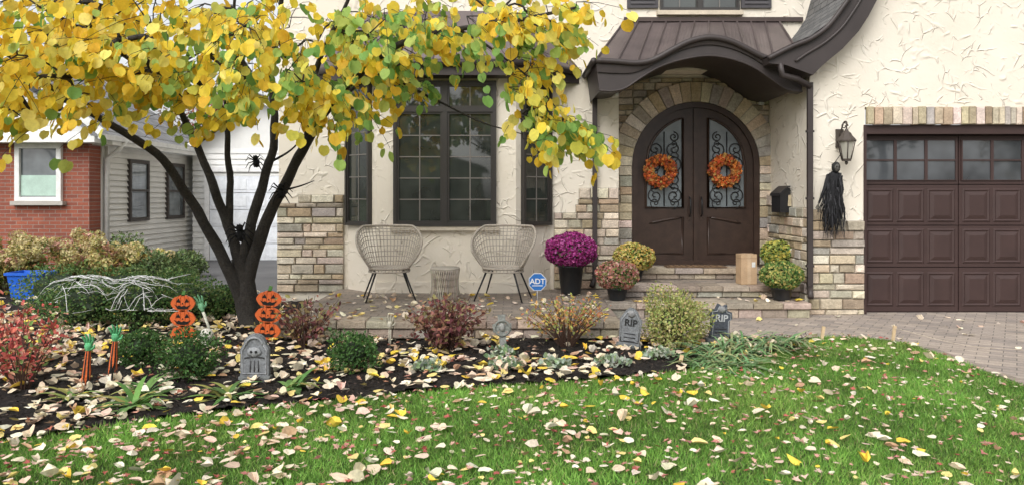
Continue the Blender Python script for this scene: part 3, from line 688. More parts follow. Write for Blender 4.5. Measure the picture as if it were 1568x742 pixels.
limb([(700,45,7.1),(760,80,7.1),(820,130,7.1),(860,180,7.1)],.014,.005)
limb([(470,215,8.4),(480,120,8),(520,30,7.6),(560,-60,7.4)],.045,.012)
limb([(300,220,8.8),(250,130,8),(150,60,7.2),(60,10,6.6)],.04,.01)
limb([(432,292,8.7),(455,286,8.65),(482,277,8.6)],.016,.006,6)
limb([(412,250,9.1),(450,225,9.2),(478,190,9.2)],.02,.007,6)
nodes_main=len(nodes)
lobes=[(50,50,6.9,150,105,.9,50,0),(15,175,6.9,60,35,.4,11,0),(180,55,7.4,150,105,1.0,50,.02),(300,75,7.3,120,92,1.,46,.10),(420,85,7.4,115,92,1.1,46,.20),
       (520,85,7.6,95,92,1.0,38,.45),(510,160,7.4,65,35,.5,12,.3),(600,38,7.4,105,52,.8,27,.45),(635,105,7.7,60,30,.4,6,.5),(720,42,7.2,90,45,.6,17,.35),(815,18,7.0,85,30,.5,18,.15),
       (792,110,7.1,30,50,.3,10,.3),(828,188,7.2,48,36,.35,15,.4),(130,160,7.0,80,25,.5,7,0),(330,165,7.4,60,22,.4,5,.2),(870,205,7.2,25,12,.2,4,.3),
       (150,-120,7.6,260,110,1.3,34,.05),(450,-140,7.8,260,120,1.2,34,.1),(720,-60,7.4,150,60,.8,15,.2),(300,50,9.2,230,100,.5,18,.1)]
tg=[];gf=[]
for (u,v,y,ru,rv,ry,n,gp) in lobes:
    for _ in range(n):
        while True:
            a,b,c=R(-1,1),R(-1,1),R(-1,1)
            if a*a+b*b+c*c<1: break
        yy=y+c*ry; tg.append((X(u+a*ru,y)*1.0,yy,Z(v+b*rv,y))); gf.append(gp)
tg=np.array(tg); gf=np.array(gf)
NP=np.array(nodes); par=[-1]*len(NP); NPl=list(map(tuple,NP))
best=np.full(len(tg),1e9);bi=np.zeros(len(tg),int)
for i,t_ in enumerate(tg):
    d=np.linalg.norm(NP-t_,axis=1); bi[i]=d.argmin(); best[i]=d.min()
todo=np.ones(len(tg),bool)
while todo.any():
    i=np.where(todo,best,1e9).argmin(); a=np.array(NPl[bi[i]]); b=tg[i]; mid=(a+b)/2+rng.normal(size=3)*.06*np.linalg.norm(b-a)+np.array([0,0,.05*np.linalg.norm(b-a)])
    NPl.append(tuple(mid)); par.append(int(bi[i])); NPl.append(tuple(b)); par.append(len(NPl)-2); todo[i]=False
    for q,idq in((mid,len(NPl)-2),(b,len(NPl)-1)):
        d=np.linalg.norm(tg-q,axis=1); up_=d<best; best[up_]=d[up_]; bi[up_]=idq
cnt=[0]*len(NPl)
for i in range(len(NPl)-1,nodes_main-1,-1):
    cnt[i]+=1
    if par[i]>=nodes_main: cnt[par[i]]+=cnt[i]
for i in range(nodes_main,len(NPl)):
    r=.0030*cnt[i]**.5; rp=r if par[i]<nodes_main else .0030*cnt[par[i]]**.5
    tb.tube([NPl[par[i]],NPl[i]],[min(rp,.026),min(r,.026)],5)
LP=[];LT=[];LN=[];LC=[];LS=[]
YEL=[(.90,.70,.08),(.88,.65,.06),(.91,.78,.20),(.78,.72,.13),(.82,.54,.05)]
GRN=[(.27,.46,.11),(.40,.56,.14),(.19,.37,.09),(.56,.63,.15)]
ctr=np.array([-2.6,9.0,3.0])
for i,t_ in enumerate(tg):
    o=np.array([t_[0]-ctr[0],(t_[1]-ctr[1]),0]); o=o/np.linalg.norm(o)
    gg_=rng.random()<gf[i]*1.2
    for s2 in range(2):
        d=o+rng.normal(size=3)*.6; d[2]=rng.uniform(-.6,.3); d/=np.linalg.norm(d); L_=R(.25,.5); prev=t_
        pts=[t_]
        for k in range(1,6):
            q=t_+d*L_*k/5+np.array([0,0,-.12*(k/5)**2]); pts.append(q)
            for z_ in range(1 if k<5 else 2):
                LP.append(q+rng.normal(size=3)*.035-np.array([0,0,.02])); LT.append(d*.35+np.array([R(-.6,.6),R(-.5,.5),-1.0])); LN.append(np.array([R(-1,1),-R(-.4,1.3),R(-.1,.9)]))
                isg=rng.random()<(.72 if gg_ else .11)
                LC.append(pick(GRN if isg else YEL,1,.12)[0]); LS.append(R(.062,.130))
        tb.tube([tuple(q) for q in pts[::2]+[pts[-1]]],[.0032,.0028,.0022,.0018],4)
tb.obj("trunk_and_branches",mBark,TR)
LP=np.array(LP); ok=LP[:,1]<10.2
A_=lambda q:np.array(q)[ok]
s_=scat(ROUND,A_(LP),A_(LT),A_(LN),A_(LS),A_(LC),curl=rng.uniform(.2,2.2,int(ok.sum())))
mk("leaves",*s_[:3],[mLeaf],TR)
# ================================================================== FALLEN LEAVES
CREAM=[(.80,.70,.52),(.85,.77,.61),(.78,.62,.46),(.84,.68,.26),(.86,.62,.09),(.52,.33,.20),(.72,.50,.40)]
pc=[.28,.25,.14,.11,.11,.05,.06]
def litter(name,p,z,size,cols,probs,T=ROUND,flat=.25):
    n=len(p); P=np.c_[p,z]; tip=rng.normal(size=(n,3))*np.array([1,1,.10]); nor=rng.normal(size=(n,3))*flat+np.array([0,0,1])
    return scat(T,P,tip,nor,rng.uniform(size*.55,size*1.2,n),pick(cols,n,.12,probs),curl=rng.uniform(-1.2,3.0,n),wid=rng.uniform(size*.4,size*1.1,n))
def litter2(b,p,z0,z1,size):
    h=rng.random(len(p))
    for T,m in((CURL,h<.6),(ROUND,(h>=.6)&(h<.8)),(HEART,h>=.8)):
        q=p[m]; b.put(litter("",q,rng.uniform(z0,z1,len(q)),size,CREAM,pc,T))
b=Bag()
p=sample(bed,3400,-8,3.5,4.2,9.8); 
p=p[~((p[:,0]>-2.7)&(p[:,1]>8.2))]
dens=np.array([noise.noise(Vector((a*1.4,c*1.4,7))) for a,c in p]); keep=(rng.random(len(p))<.56+.95*dens+.04*np.clip(-p[:,0],-2,5)); p=p[keep]
litter2(b,p,.045,.07,.092)
p=sample(bed,500,-8,3.5,4.2,9.8); b.put(litter("",p,rng.uniform(.05,.07,len(p)),.055,[(.42,.16,.11),(.55,.28,.18),(.46,.24,.17),(.34,.22,.14)],None,MAPLE))
p=sample(bed,260,-8,-3.,9.0,12.0,False); litter2(b,p,.05,.07,.1)
b.obj("fallen_leaves",[mDry])
b=Bag()
p=sample(lawn,1900,-5.5,4.3,3.3,8.35); 
wt=np.clip(.52-.12*p[:,0],.14,1.)*np.clip(1.25-.06*(8-p[:,1]),.5,1.2)
cl=np.array([noise.noise(Vector((a*1.5,c*1.5,1))) for a,c in p]); p=p[rng.random(len(p))<wt*(.72+1.2*cl)]
litter2(b,p,.035,.055,.080)
p=sample(lawn,2900,-5.5,4.3,3.3,8.35); p=p[rng.random(len(p))<np.clip(.66-.08*p[:,0],.25,1)]
b.put(litter("",p,rng.uniform(.032,.055,len(p)),.046,[(.52,.22,.19),(.66,.38,.31),(.74,.54,.45),(.42,.12,.10),(.74,.58,.44)],None,MAPLE))
p=sample(lawn,600,-5.5,4.3,3.3,8.35); b.put(litter("",p,rng.uniform(.03,.05,len(p)),.04,CREAM,pc,CURL))
b.obj("fallen_leaves",[mDry])
b=Bag()
pp=[(-2.6,8.3),(1.2,8.3),(1.2,10.5),(-2.6,10.6)]; p=sample(pp,190,-2.6,1.2,8.3,10.6,False); litter2(b,p,.212,.216,.08)
pp=[(1.3,9.7),(3.9,9.7),(3.9,10.1),(1.3,10.1)]; p=sample(pp,26,1.3,3.9,9.7,10.1,False); litter2(b,p,.212,.216,.08)
pp=[(1.3,8.4),(4.2,8.4),(6.5,6),(7.5,9.9),(1.3,9.6)]; p=sample(pp,40,1.3,7.5,6,9.9,False); litter2(b,p,.013,.016,.07)
b.obj("fallen_leaves",[mDry])
# ================================================================== PLANTS
GR=[(.06,.135,.035),(.09,.19,.045),(.04,.09,.025)]
def at(u,v,z=.03): y=GY(v,z); return (X(u,y),y,z)
def boxw(u,v,r,h):
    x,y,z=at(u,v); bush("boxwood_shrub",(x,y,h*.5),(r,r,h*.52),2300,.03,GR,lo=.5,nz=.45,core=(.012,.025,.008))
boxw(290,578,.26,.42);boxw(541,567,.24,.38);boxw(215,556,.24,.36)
hb=Bag(); HD=((130,8.9,.55,.58),(215,9.0,.55,.56),(290,9.3,.5,.55),(345,9.6,.32,.42),(90,10.0,.6,.66),(180,10.2,.6,.62),(265,10.6,.5,.55))
for (u,y,r,h) in HD:
    p,d=shell((X(u,y),y,h*.5),(r,r*.7,h*.55),2600,.55,.35,.03,R(0,9)); k=len(p)
    hb.put(scat(OVAL,p,rng.normal(size=(k,3))+d,d+rng.normal(size=(k,3))*.6,.038*rng.uniform(.6,1.3,k),pick([(.08,.16,.045),(.12,.22,.06),(.05,.11,.03),(.2,.25,.08)],k,.25)))
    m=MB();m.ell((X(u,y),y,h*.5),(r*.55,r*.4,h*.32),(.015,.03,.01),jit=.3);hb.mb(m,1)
hb.obj("hedge",[mPlant,mV])
RED=[(.50,.09,.08),(.62,.16,.12),(.36,.08,.07),(.66,.33,.22)]
x,y,z=at(35,592); twiggy("burning_bush",(x,y,0),28,.76,.42,20,.055,RED+[(.18,.28,.08)])
twiggy("burning_bush",(x-.6,y+.7,0),20,.75,.4,18,.055,RED)
PUR=[(.19,.065,.07),(.26,.10,.09),(.13,.055,.05),(.34,.18,.12),(.26,.20,.09)]
x,y,z=at(683,535); twiggy("weigela_shrub",(x,y,0),46,.60,.45,28,.06,PUR)
x,y,z=at(468,530); twiggy("weigela_shrub",(x,y,0),36,.62,.42,13,.06,PUR+[(.28,.26,.09)])
x,y,z=at(868,528); twiggy("spirea_shrub",(x,y,0),60,.58,.50,14,.042,[(.42,.36,.10),(.55,.32,.10),(.32,.36,.10),(.5,.2,.1)],start=.45)
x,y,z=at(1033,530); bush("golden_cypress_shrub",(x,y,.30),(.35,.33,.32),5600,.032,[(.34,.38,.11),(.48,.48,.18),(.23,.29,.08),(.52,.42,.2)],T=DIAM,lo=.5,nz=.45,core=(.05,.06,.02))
for (u,v) in((655,566),(775,563),(848,562),(937,558),(1005,547),(770,545)):
    x,y,z=at(u,v); bush("dusty_lamium_plant",(x,y,.05),(.15,.11,.07),220,.042,[(.36,.42,.32),(.22,.32,.16),(.46,.5,.40)],T=HEART,lo=.3,zmin=.04)
for (u,v,l,n) in((1095,545,.5,60),(1130,538,.55,70),(1165,532,.55,70),(1200,528,.5,60),(1130,562,.45,55),(1080,556,.4,45)):
    x,y,z=at(u,v); strappy("daylily_clump",(x,y,.03),n,l,.018,[(.17,.32,.13),(.24,.38,.18),(.38,.42,.2)],.58,.16)
for (u,v,l,n) in((205,622,.38,34),(348,606,.32,24),(450,592,.32,22),(225,600,.3,18),(110,610,.3,16)):
    x,y,z=at(u,v); strappy("perennial_clump",(x,y,.03),n,l,.035,[(.11,.22,.06),(.17,.30,.08),(.34,.34,.1)],.5,.06)
HY_=([(.58,.50,.22),(.66,.57,.31),(.50,.42,.18),(.62,.36,.28)],.095)
for (u,y,h) in((10,12.6,1.0),(70,12.2,.95),(120,12.8,1.0),(165,12.3,.9),(-60,12.4,1.0),(205,12.9,.75),(-20,11.8,.7)):
    twiggy("hydrangea_bush",(X(u,y),y,0),32,h,.6,26,.09,[(.30,.31,.09),(.46,.40,.11),(.42,.24,.10),(.18,.25,.07)],blooms=HY_)
for (u,y,h,r) in((230,12.6,.62,.42),(262,13.2,.5,.38),(285,14.5,.5,.4),(190,13.6,.85,.5)):
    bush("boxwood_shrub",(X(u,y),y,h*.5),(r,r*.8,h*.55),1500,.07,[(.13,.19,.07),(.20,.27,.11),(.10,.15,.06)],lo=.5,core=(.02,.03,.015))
def mum(name,u,y,zb,rad,potr,poth,cols,pcol=(.02,.022,.025),bottom=.0):
    E=empty(name); x=X(u,y); m=MB()
    m.lathe((x,y,zb),[(0,0),(potr*.72,0),(potr*.78,.02),(potr,poth-.03),(potr*1.1,poth-.03),(potr*1.1,poth),(potr*.95,poth),(potr*.9,poth-.03),(0,poth-.03)],24,pcol); m.obj("pot",mPl,E)
    c=(x,y,zb+poth+rad*.55); b=Bag()
    p,d=shell(c,(rad,rad,rad*.68),int(2600*(rad/.3)**2),.88,.1,zb+poth*.92,R(0,9)); k=len(p)
    b.put(scat(PETAL,p,rng.normal(size=(k,3)),d+rng.normal(size=(k,3))*.35,rng.uniform(.018,.034,k),pick(cols,k,.22)))
    p,d=shell(c,(rad*.93,rad*.93,rad*.62),1200,.7,.1,zb+poth*.9,2.); k=len(p)
    b.put(scat(OVAL,p,rng.normal(size=(k,3))+d,d+rng.normal(size=(k,3))*.5,.04,pick([(.06,.14,.04),(.10,.21,.05)],k)))
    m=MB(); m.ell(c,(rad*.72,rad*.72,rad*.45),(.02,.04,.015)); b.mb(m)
    b.obj("flowers",[mPlant],E)
mum("potted_mum",874,10.55,.2,.37,.18,.42,[(.34,.03,.20),(.48,.06,.30),(.26,.02,.13),(.56,.14,.40)])
mum("potted_mum",970,10.75,.365,.30,.14,.18,[(.66,.52,.13),(.74,.62,.25),(.44,.46,.12),(.55,.34,.1)])
mum("potted_mum",945,9.95,.2,.29,.14,.18,[(.58,.26,.22),(.62,.40,.32),(.46,.18,.15),(.28,.30,.10)])
mum("potted_mum",1197,10.85,.365,.30,.14,.22,[(.60,.53,.11),(.45,.47,.12),(.26,.34,.09)])
mum("potted_mum",1197,9.92,.206,.28,.14,.18,[(.40,.40,.12),(.16,.27,.07),(.12,.22,.05),(.50,.44,.14)])
# ================================================================== FURNITURE ETC
def chair(x,y,rot):
    E=empty("wicker_chair"); m=MB(); lg=MB(); M=T_((x,y,.2))@Matrix.Rotation(rot,4,'Z'); m.M=M; lg.M=M
    def pt(th,t):
        a=th*math.radians(118); topz=.98-.34*max(0,(abs(th)-.42)/.58)**1.3
        rx=.27+.17*t**.8; ry=.25+.14*t
        return (math.sin(a)*rx, math.cos(a)*ry*(1 if math.cos(a)>0 else .8)+.02+.07*t*max(0,math.cos(a)), .43+(topz-.43)*t)
    n=33
    for i in range(n):
        th=-1+2*i/(n-1); m.tube([pt(th,t) for t in np.linspace(0,1,7)],.0055,4)
    for t in (.12,.24,.36,.5,.64,.74,.84,.92): m.tube([pt(th,t) for th in np.linspace(-1,1,25)],.006,4)
    rim=[pt(-1,t) for t in np.linspace(0,1,5)]+[pt(th,1) for th in np.linspace(-1,1,33)][1:]+[pt(1,t) for t in np.linspace(1,0,5)][1:]
    m.tube(rim,.017,8)
    for s2 in np.linspace(.1,1,9): m.tube([(math.sin(a)*.27*s2,.02+math.cos(a)*.25*s2,.43-.02*(1-s2)) for a in np.linspace(0,2*math.pi,28)[:-1]],.012 if s2<1 else .018,5,closed=True)
    for a in np.linspace(0,2*math.pi,28)[:-1]: m.tube([(0,.02,.41),(math.sin(a)*.27,.02+math.cos(a)*.25,.43)],.005,4)
    m.tube([(math.sin(a)*.275,.02+math.cos(a)*.255,.385) for a in np.linspace(0,2*math.pi,28)[:-1]],.012,6,closed=True)
    for a in np.linspace(0,2*math.pi,36)[:-1]: m.tube([(math.sin(a)*.273,.02+math.cos(a)*.253,.385),(math.sin(a)*.273,.02+math.cos(a)*.253,.43)],.005,4)
    for sx in(-1,1):
        for sy in(-1,1): lg.tube([(sx*.19,.02+sy*.17,.39),(sx*.33,.02+sy*.28,0)],[.014,.010],7)
        lg.tube([(sx*.19,-.15,.385),(sx*.19,.19,.385)],.01,6)
    m.obj("wicker_shell",mWick,E); lg.obj("legs",mIron,E)
chair(X(597,10.05),10.02,math.radians(14)); chair(X(770,10.05),10.02,math.radians(-14))
E=empty("side_table"); m=MB(); tx,ty=X(681,9.95),10.0
m.lathe((tx,ty,.2),[(0,.405),(.19,.405),(.2,.41),(.2,.43),(.19,.44),(0,.44)],28,(.42,.38,.32)); m.lathe((tx,ty,.2),[(.14,.0),(.155,.1),(.14,.22),(.155,.33),(.17,.405)],24,(.20,.17,.14))
for k in range(40):
    a=2*math.pi*k/40
    for tw in(-.35,.35): m.tube([(tx+r*math.cos(a+tw*q),ty+r*math.sin(a+tw*q),.2+z) for r,z,q in((.21,0,0),(.18,.14,.33),(.175,.28,.66),(.195,.41,1))],.009,5,tuple(pick([(.46,.41,.34),(.36,.31,.25)],1)[0]))
m.obj("body",mV,E)
def text(body,loc,size,mat,parent,ext=.002,rotz=0,rx=math.pi/2):
    c=bpy.data.curves.new("lettering",'FONT'); c.body=body; c.size=size; c.extrude=ext; c.align_x='CENTER'; c.align_y='CENTER'; c.offset=size*.02
    o=bpy.data.objects.new("lettering",c); o.location=loc; o.rotation_euler=(rx,0,rotz); c.materials.append(mat); return link(o,parent)
mWt=MAT("white_paint",(.8,.8,.8),.5,na=0,na2=0); mBlk=MAT("black_paint",(.015,.015,.015),.6,na=0,na2=0)
E=empty("security_yard_sign"); m=MB(); sx,sy=X(823,9.75),9.75; sz=Z(431,9.75)
oc=lambda r:[(sx+r*math.cos(math.pi/8+k*math.pi/4),sz+r*math.sin(math.pi/8+k*math.pi/4)) for k in range(8)]
m.prism(oc(.125),sy,sy+.006,(.75,.77,.8));m.prism(oc(.115),sy-.003,sy-.0005,(.03,.17,.52)); m.tube([(sx,sy+.012,.2),(sx,sy+.012,sz)],.008,6,(.5,.5,.5)); m.obj("panel",mPl,E)
text("ADT",(sx,sy-.005,sz+.005),.10,mWt,E); m=MB();m.box(sx-.07,sx+.07,sy-.006,sy-.004,sz-.055,sz-.043,(.7,.75,.8));m.obj("stripe",mPl,E)
E=empty("cardboard_box"); m=MB(); bx,by=X(1140,10.5),10.42; m.M=T_((bx,by,.367))@Matrix.Rotation(.12,4,'Z')
m.box(-.115,.115,-.09,.09,0,.42,(.48,.33,.20)); m.box(-.117,.117,-.0925,.0925,.36,.366,(.32,.2,.12)); m.box(-.025,.025,-.092,.092,-.0,.4215,(.54,.39,.25)); m.box(.04,.09,-.0935,-.0925,.24,.31,(.7,.7,.68)); m.obj("carton",mV,E)
m=MB(); x,y=X(49,11.4),11.4
m.add([(x+sx_*w_,y+sy_*w_*.75,z_) for w_,z_ in((.21,.02),(.26,.40),(.29,.40),(.29,.44),(.26,.44),(.20,.06)) for sx_,sy_ in((-1,-1),(1,-1),(1,1),(-1,1))],
      [[q*4+r_,q*4+(r_+1)%4,(q+1)*4+(r_+1)%4,(q+1)*4+r_] for q in range(5) for r_ in range(4)]+[[20,21,22,23]],(.02,.12,.58)); m.obj("recycling_bin",mPl)
m=MB(); m.prism([(3.86,1.36),(4.0,1.36),(4.0,1.72),(3.97,1.72),(3.86,1.62)],10.62,10.98,(.015,.015,.017)); m.prism([(3.84,1.60),(3.85,1.64),(3.97,1.745),(4.0,1.745),(4.0,1.725),(3.97,1.725)],10.60,11.0,(.02,.02,.022)); m.obj("mailbox",mPl)
E=empty("wall_lantern"); m=MB(); lx,ly=X(1295,9.8),9.78
BR=(.07,.055,.045)
m.box(lx-.05,lx+.05,YG-.03,YG,2.25,2.50,BR); m.tube(cat([(lx,YG-.03,2.40),(lx,YG-.12,2.56),(lx,ly,2.58),(lx,ly,2.47)],6),.011,7,BR)
m.tube([(lx+.05*math.cos(a)*(1-a/9),ly+.06,2.53+.05*math.sin(a)*(1-a/9)) for a in np.linspace(0,7,20)],.007,5,BR)
m.lathe((lx,ly,0),[(0,2.50),(.02,2.48),(.035,2.45),(.06,2.43),(.075,2.40),(.12,2.345),(.13,2.335),(.13,2.32),(0,2.32)],8,BR,sm=False)
m.lathe((lx,ly,0),[(0,2.06),(.06,2.06),(.065,2.09),(.04,2.09)],8,BR,sm=False); m.ell((lx,ly,2.04),(.02,.02,.03),BR)
for k in range(6):
    a=2*math.pi*k/6+.3; m.tube([(lx+.06*math.cos(a),ly+.06*math.sin(a),2.08),(lx+.115*math.cos(a),ly+.115*math.sin(a),2.33)],.007,5,BR)
m.obj("metalwork",mV,E)
m=MB(); m.lathe((lx,ly,0),[(.052,2.09),(.105,2.32)],6,(.42,.40,.34),sm=False); m.obj("lantern_glass",mPl,E)
E=empty("hanging_reaper_decoration"); m=MB(); gx=X(1278,9.8); gyy=9.83
m.ell((gx+.02,gyy-.02,1.98),(.055,.06,.075),(.02,.02,.02),jit=.2);m.ell((gx+.02,gyy-.05,1.975),(.038,.04,.055),(.10,.095,.085))
for q in(-.015,.015): m.ell((gx+.02+q,gyy-.088,1.985),(.009,.006,.011),(.01,.01,.01))
m.ell((gx,gyy,1.80),(.10,.06,.14),(.015,.015,.017),jit=.4)
m.tube([(gx+.02,gyy,2.05),(lx-.02,ly+.05,2.2)],.005,5,(.02,.02,.02))
m.tube([(gx-.07,gyy-.01,1.86),(gx-.13,gyy-.03,1.70),(gx-.22,gyy-.05,1.50)],[.035,.025,.012],6,(.018,.018,.02))
for k in range(5): m.tube([(gx-.22,gyy-.05,1.50),(gx-.23-.012*k+.01,gyy-.06,1.44),(gx-.25+.014*k,gyy-.06,1.38)],[.006,.005,.002],4,(.12,.11,.09))
m.tube([(gx+.07,gyy-.01,1.86),(gx+.10,gyy-.02,1.68),(gx+.06,gyy-.04,1.5)],[.035,.028,.015],6,(.018,.018,.02))
for k in range(180):
    a=R(-.15,.14); b_=R(-.06,.05); z0=R(1.5,1.92); z1=R(1.02,1.40)-.0; w_=R(.008,.022); sw_=R(-.05,.06); c=R(.012,.07)
    zz=np.linspace(z0,z1,6); pts=[(gx+a*(.6+.6*t)+sw_*t+.014*math.sin(t*9+k),gyy-.02+b_+R(-.01,.01)) for t in np.linspace(0,1,6)]
    vs=[];
    for (xx,yv),z_,t in zip(pts,zz,np.linspace(0,1,6)): ww=w_*(1-.7*t); vs+=[(xx-ww,yv,z_),(xx+ww,yv+.012,z_)]
    m.add(vs,[[2*i,2*i+1,2*i+3,2*i+2] for i in range(5)],(c,c,c*1.1))
m.obj("figure",mVr,E)
for u in(1011,1110):
    cx_,cz_,yy=X(u,11.45),Z(262,11.45),11.45; n=900
    a=rng.uniform(0,2*math.pi,n);b_=rng.uniform(0,2*math.pi,n);rr=.066*rng.uniform(.5,1.2,n)
    P=np.c_[cx_+(.18+rr*np.cos(b_))*np.cos(a),yy+rr*np.sin(b_)*.8,cz_+(.18+rr*np.cos(b_))*np.sin(a)]
    nor=np.c_[np.cos(b_)*np.cos(a),np.sin(b_)-.8,np.cos(b_)*np.sin(a)]+rng.normal(size=(n,3))*.6
    bg=Bag();bg.put(scat(MAPLE,P,rng.normal(size=(n,3)),nor,rng.uniform(.035,.07,n),pick([(.66,.18,.04),(.76,.28,.06),(.5,.11,.04),(.6,.36,.11),(.34,.07,.03)],n,.25)))
    m=MB(); m.tube([(cx_+.185*math.cos(t),yy,cz_+.185*math.sin(t)) for t in np.linspace(0,2*math.pi,24)[:-1]],.035,6,(.12,.06,.03),closed=True); bg.mb(m,1)
    for _ in range(14):
        t=R(0,6.28); m=MB(); m.ell((cx_+.185*math.cos(t)+R(-.03,.03),yy-.06,cz_+.185*math.sin(t)+R(-.03,.03)),(.016,.016,.016),(.55,.08,.02),nu=8,nv=5); bg.mb(m,1)
    bg.obj("autumn_wreath",[mPlant,mV])
def tomb(u,v,w_,h,style,tilt,rz=0.):
    E=empty("tombstone_decoration"); x,y,z=at(u,v,.03); M=T_((x,y,.02))@Matrix.Rotation(rz,4,'Z')@Matrix.Rotation(tilt,4,'Y'); m=MB(); m.M=M
    G=(.20,.21,.22) if style!=2 else (.08,.09,.11)
    a=w_/2
    m.box(-a*1.12,a*1.12,-.04,.04,0,h*.13,(.17,.18,.18),b=.006)
    if style==0: pf=[(-a,h*.13),(a,h*.13),(a,h*.68),(a*.82,h*.76)]+[(a*.78*math.cos(t),h*.76+h*.22*math.sin(t)) for t in np.linspace(0,math.pi,13)]+[(-a*.82,h*.76),(-a,h*.68)]
    elif style==1: pf=[(-a*.9,h*.13),(a*.9,h*.13),(a,h*.7),(a*.75,h*.78),(a*.55,h*.9),(a*.2,h*.98),(-a*.2,h),(-a*.5,h*.93),(-a*.8,h*.8),(-a,h*.72)]
    else: pf=[(-a*.85,h*.13),(a*.85,h*.13),(a*.8,h*.6),(a,h*.64),(a*.95,h*.8),(a*.5,h*.84),(a*.45,h*.98),(a*.1,h*.92),(-a*.3,h),(-a*.5,h*.86),(-a*.95,h*.84),(-a,h*.64),(-a*.8,h*.6)]
    m.prism(pf,-.025,.025,G)
    c=h*.5; m.tube([(p*.86,-.027,c+(q-c)*.86) for p,q in pf],.007,5,(.30,.31,.32),closed=True)
    if style==0:
        for dx in(-.3,0,.3): m.tube([(a*dx,-.027,h*.22),(a*dx*.9,-.029,h*.45)],.006,5,(.08,.08,.085))
        m.ell((0,-.027,h*.62),(a*.5,.02,h*.10),(.3,.31,.32),jit=.3); m.ell((-a*.17,-.048,h*.63),(.012,.006,.012),(.03,.03,.03),nu=8,nv=5);m.ell((a*.17,-.048,h*.63),(.012,.006,.012),(.03,.03,.03),nu=8,nv=5)
        m.tube([(a*.6*math.cos(t),-.03,h*.75+h*.16*math.sin(t)) for t in np.linspace(0.1,math.pi-.1,11)],.010,5,(.33,.34,.35)); m.tube([(-a*.7,-.03,h*.5),(0,-.03,h*.53),(a*.7,-.03,h*.5)],.006,5,(.06,.06,.06))
    else:
        m.ell((0,-.02,h*.86),(a*.35,.03,h*.09),(.28,.28,.28),jit=.3)
        for k in range(3): m.tube([(-a*.5,-.028,h*(.2+.09*k)),(a*.5,-.028,h*(.2+.09*k))],.005,5,(.05,.05,.055))
    m.obj("slab",mVr,E)
    if style>0:
        o=text("RIP",(0,0,0),w_*.42,MAT("grey_paint",(.42,.43,.44),.8,na=0,na2=0) if style==2 else mBlk,E); o.matrix_local=M@T_((0,-.032,h*.64))@Matrix.Rotation(math.pi/2,4,'X')
tomb(391,582,.24,.42,0,0);tomb(962,532,.23,.43,1,.10,-.2);tomb(1100,524,.25,.43,2,.08,.15)
E=empty("cross_tombstone_decoration"); x,y,z=at(771,541); m=MB(); m.M=T_((x,y,.02))@Matrix.Rotation(-.05,4,'Y')
m.box(-.09,.09,-.04,.04,0,.06,(.2,.21,.2),b=.005); m.prism([(-.035,.06),(.035,.06),(.03,.24),(.09,.23),(.095,.31),(.03,.30),(.04,.40),(-.04,.40),(-.03,.30),(-.095,.31),(-.09,.23),(-.03,.24)],-.02,.02,(.24,.25,.23))
m.tube([(.075*math.cos(t),-.022,.27+.075*math.sin(t)) for t in np.linspace(0,6.28,20)[:-1]],.013,6,(.2,.21,.19),closed=True); m.ell((0,-.025,.28),(.03,.02,.04),(.32,.32,.3)); m.obj("cross",mVr,E)
def pstack(u,v,s_):
    E=empty("pumpkin_stack_decoration"); x,y,z=at(u,v); m=MB(); m.M=T_((x,y,.02))@Matrix.Rotation(R(-.05,.05),4,'Y')
    OR=(.62,.13,.035); zc=.09*s_
    for k in range(3):
        r=(.125,.125,.12)[k]*s_; hh=.082*s_
        zc=.10*s_+k*.155*s_
        pf=[((r*math.cos(t))*(1+.03*math.cos(6*t)),zc+hh*math.sin(t)*(1+.05*math.cos(6*t+math.pi))) for t in np.linspace(0,2*math.pi,37)[:-1]]
        m.prism(pf,-.012,.012,OR); 
        for lx_ in(-.55,-.2,.2,.55): m.tube([(lx_*r*(.6+.4*math.cos(q)),-.013,zc+hh*.9*math.sin(q)) for q in np.linspace(-1.45,1.45,9)],.004,4,(.42,.08,.02))
        B=(.01,.01,.01)
        for sd in(-1,1): m.prism([(sd*r*.55,zc+hh*.15),(sd*r*.15,zc+hh*.1),(sd*r*.35,zc+hh*.62)],-.017,-.0125,B)
        m.prism([(-.03*.3,zc-hh*.1),(.009,zc-hh*.1),(0,zc+hh*.1)],-.017,-.0125,B)
        m.prism([(-r*.7,zc-hh*.15),(-r*.45,zc-hh*.32),(-r*.3,zc-hh*.22),(-r*.1,zc-hh*.4),(r*.1,zc-hh*.25),(r*.3,zc-hh*.38),(r*.5,zc-hh*.28),(r*.7,zc-hh*.15),(r*.4,zc-hh*.68),(0,zc-hh*.75),(-r*.4,zc-hh*.68)],-.017,-.0125,B)
    m.prism([(-.02,zc+hh*.9),(.02,zc+hh*.9),(.03,zc+hh*1.5),(-.0,zc+hh*1.6)],-.012,.012,(.08,.2,.05)); m.tube([(0,0,-.02),(0,0,.1)],.008,5,(.1,.1,.1)); m.obj("pumpkins",mPl,E)
pstack(280,524,1.06);pstack(409,520,1.12)
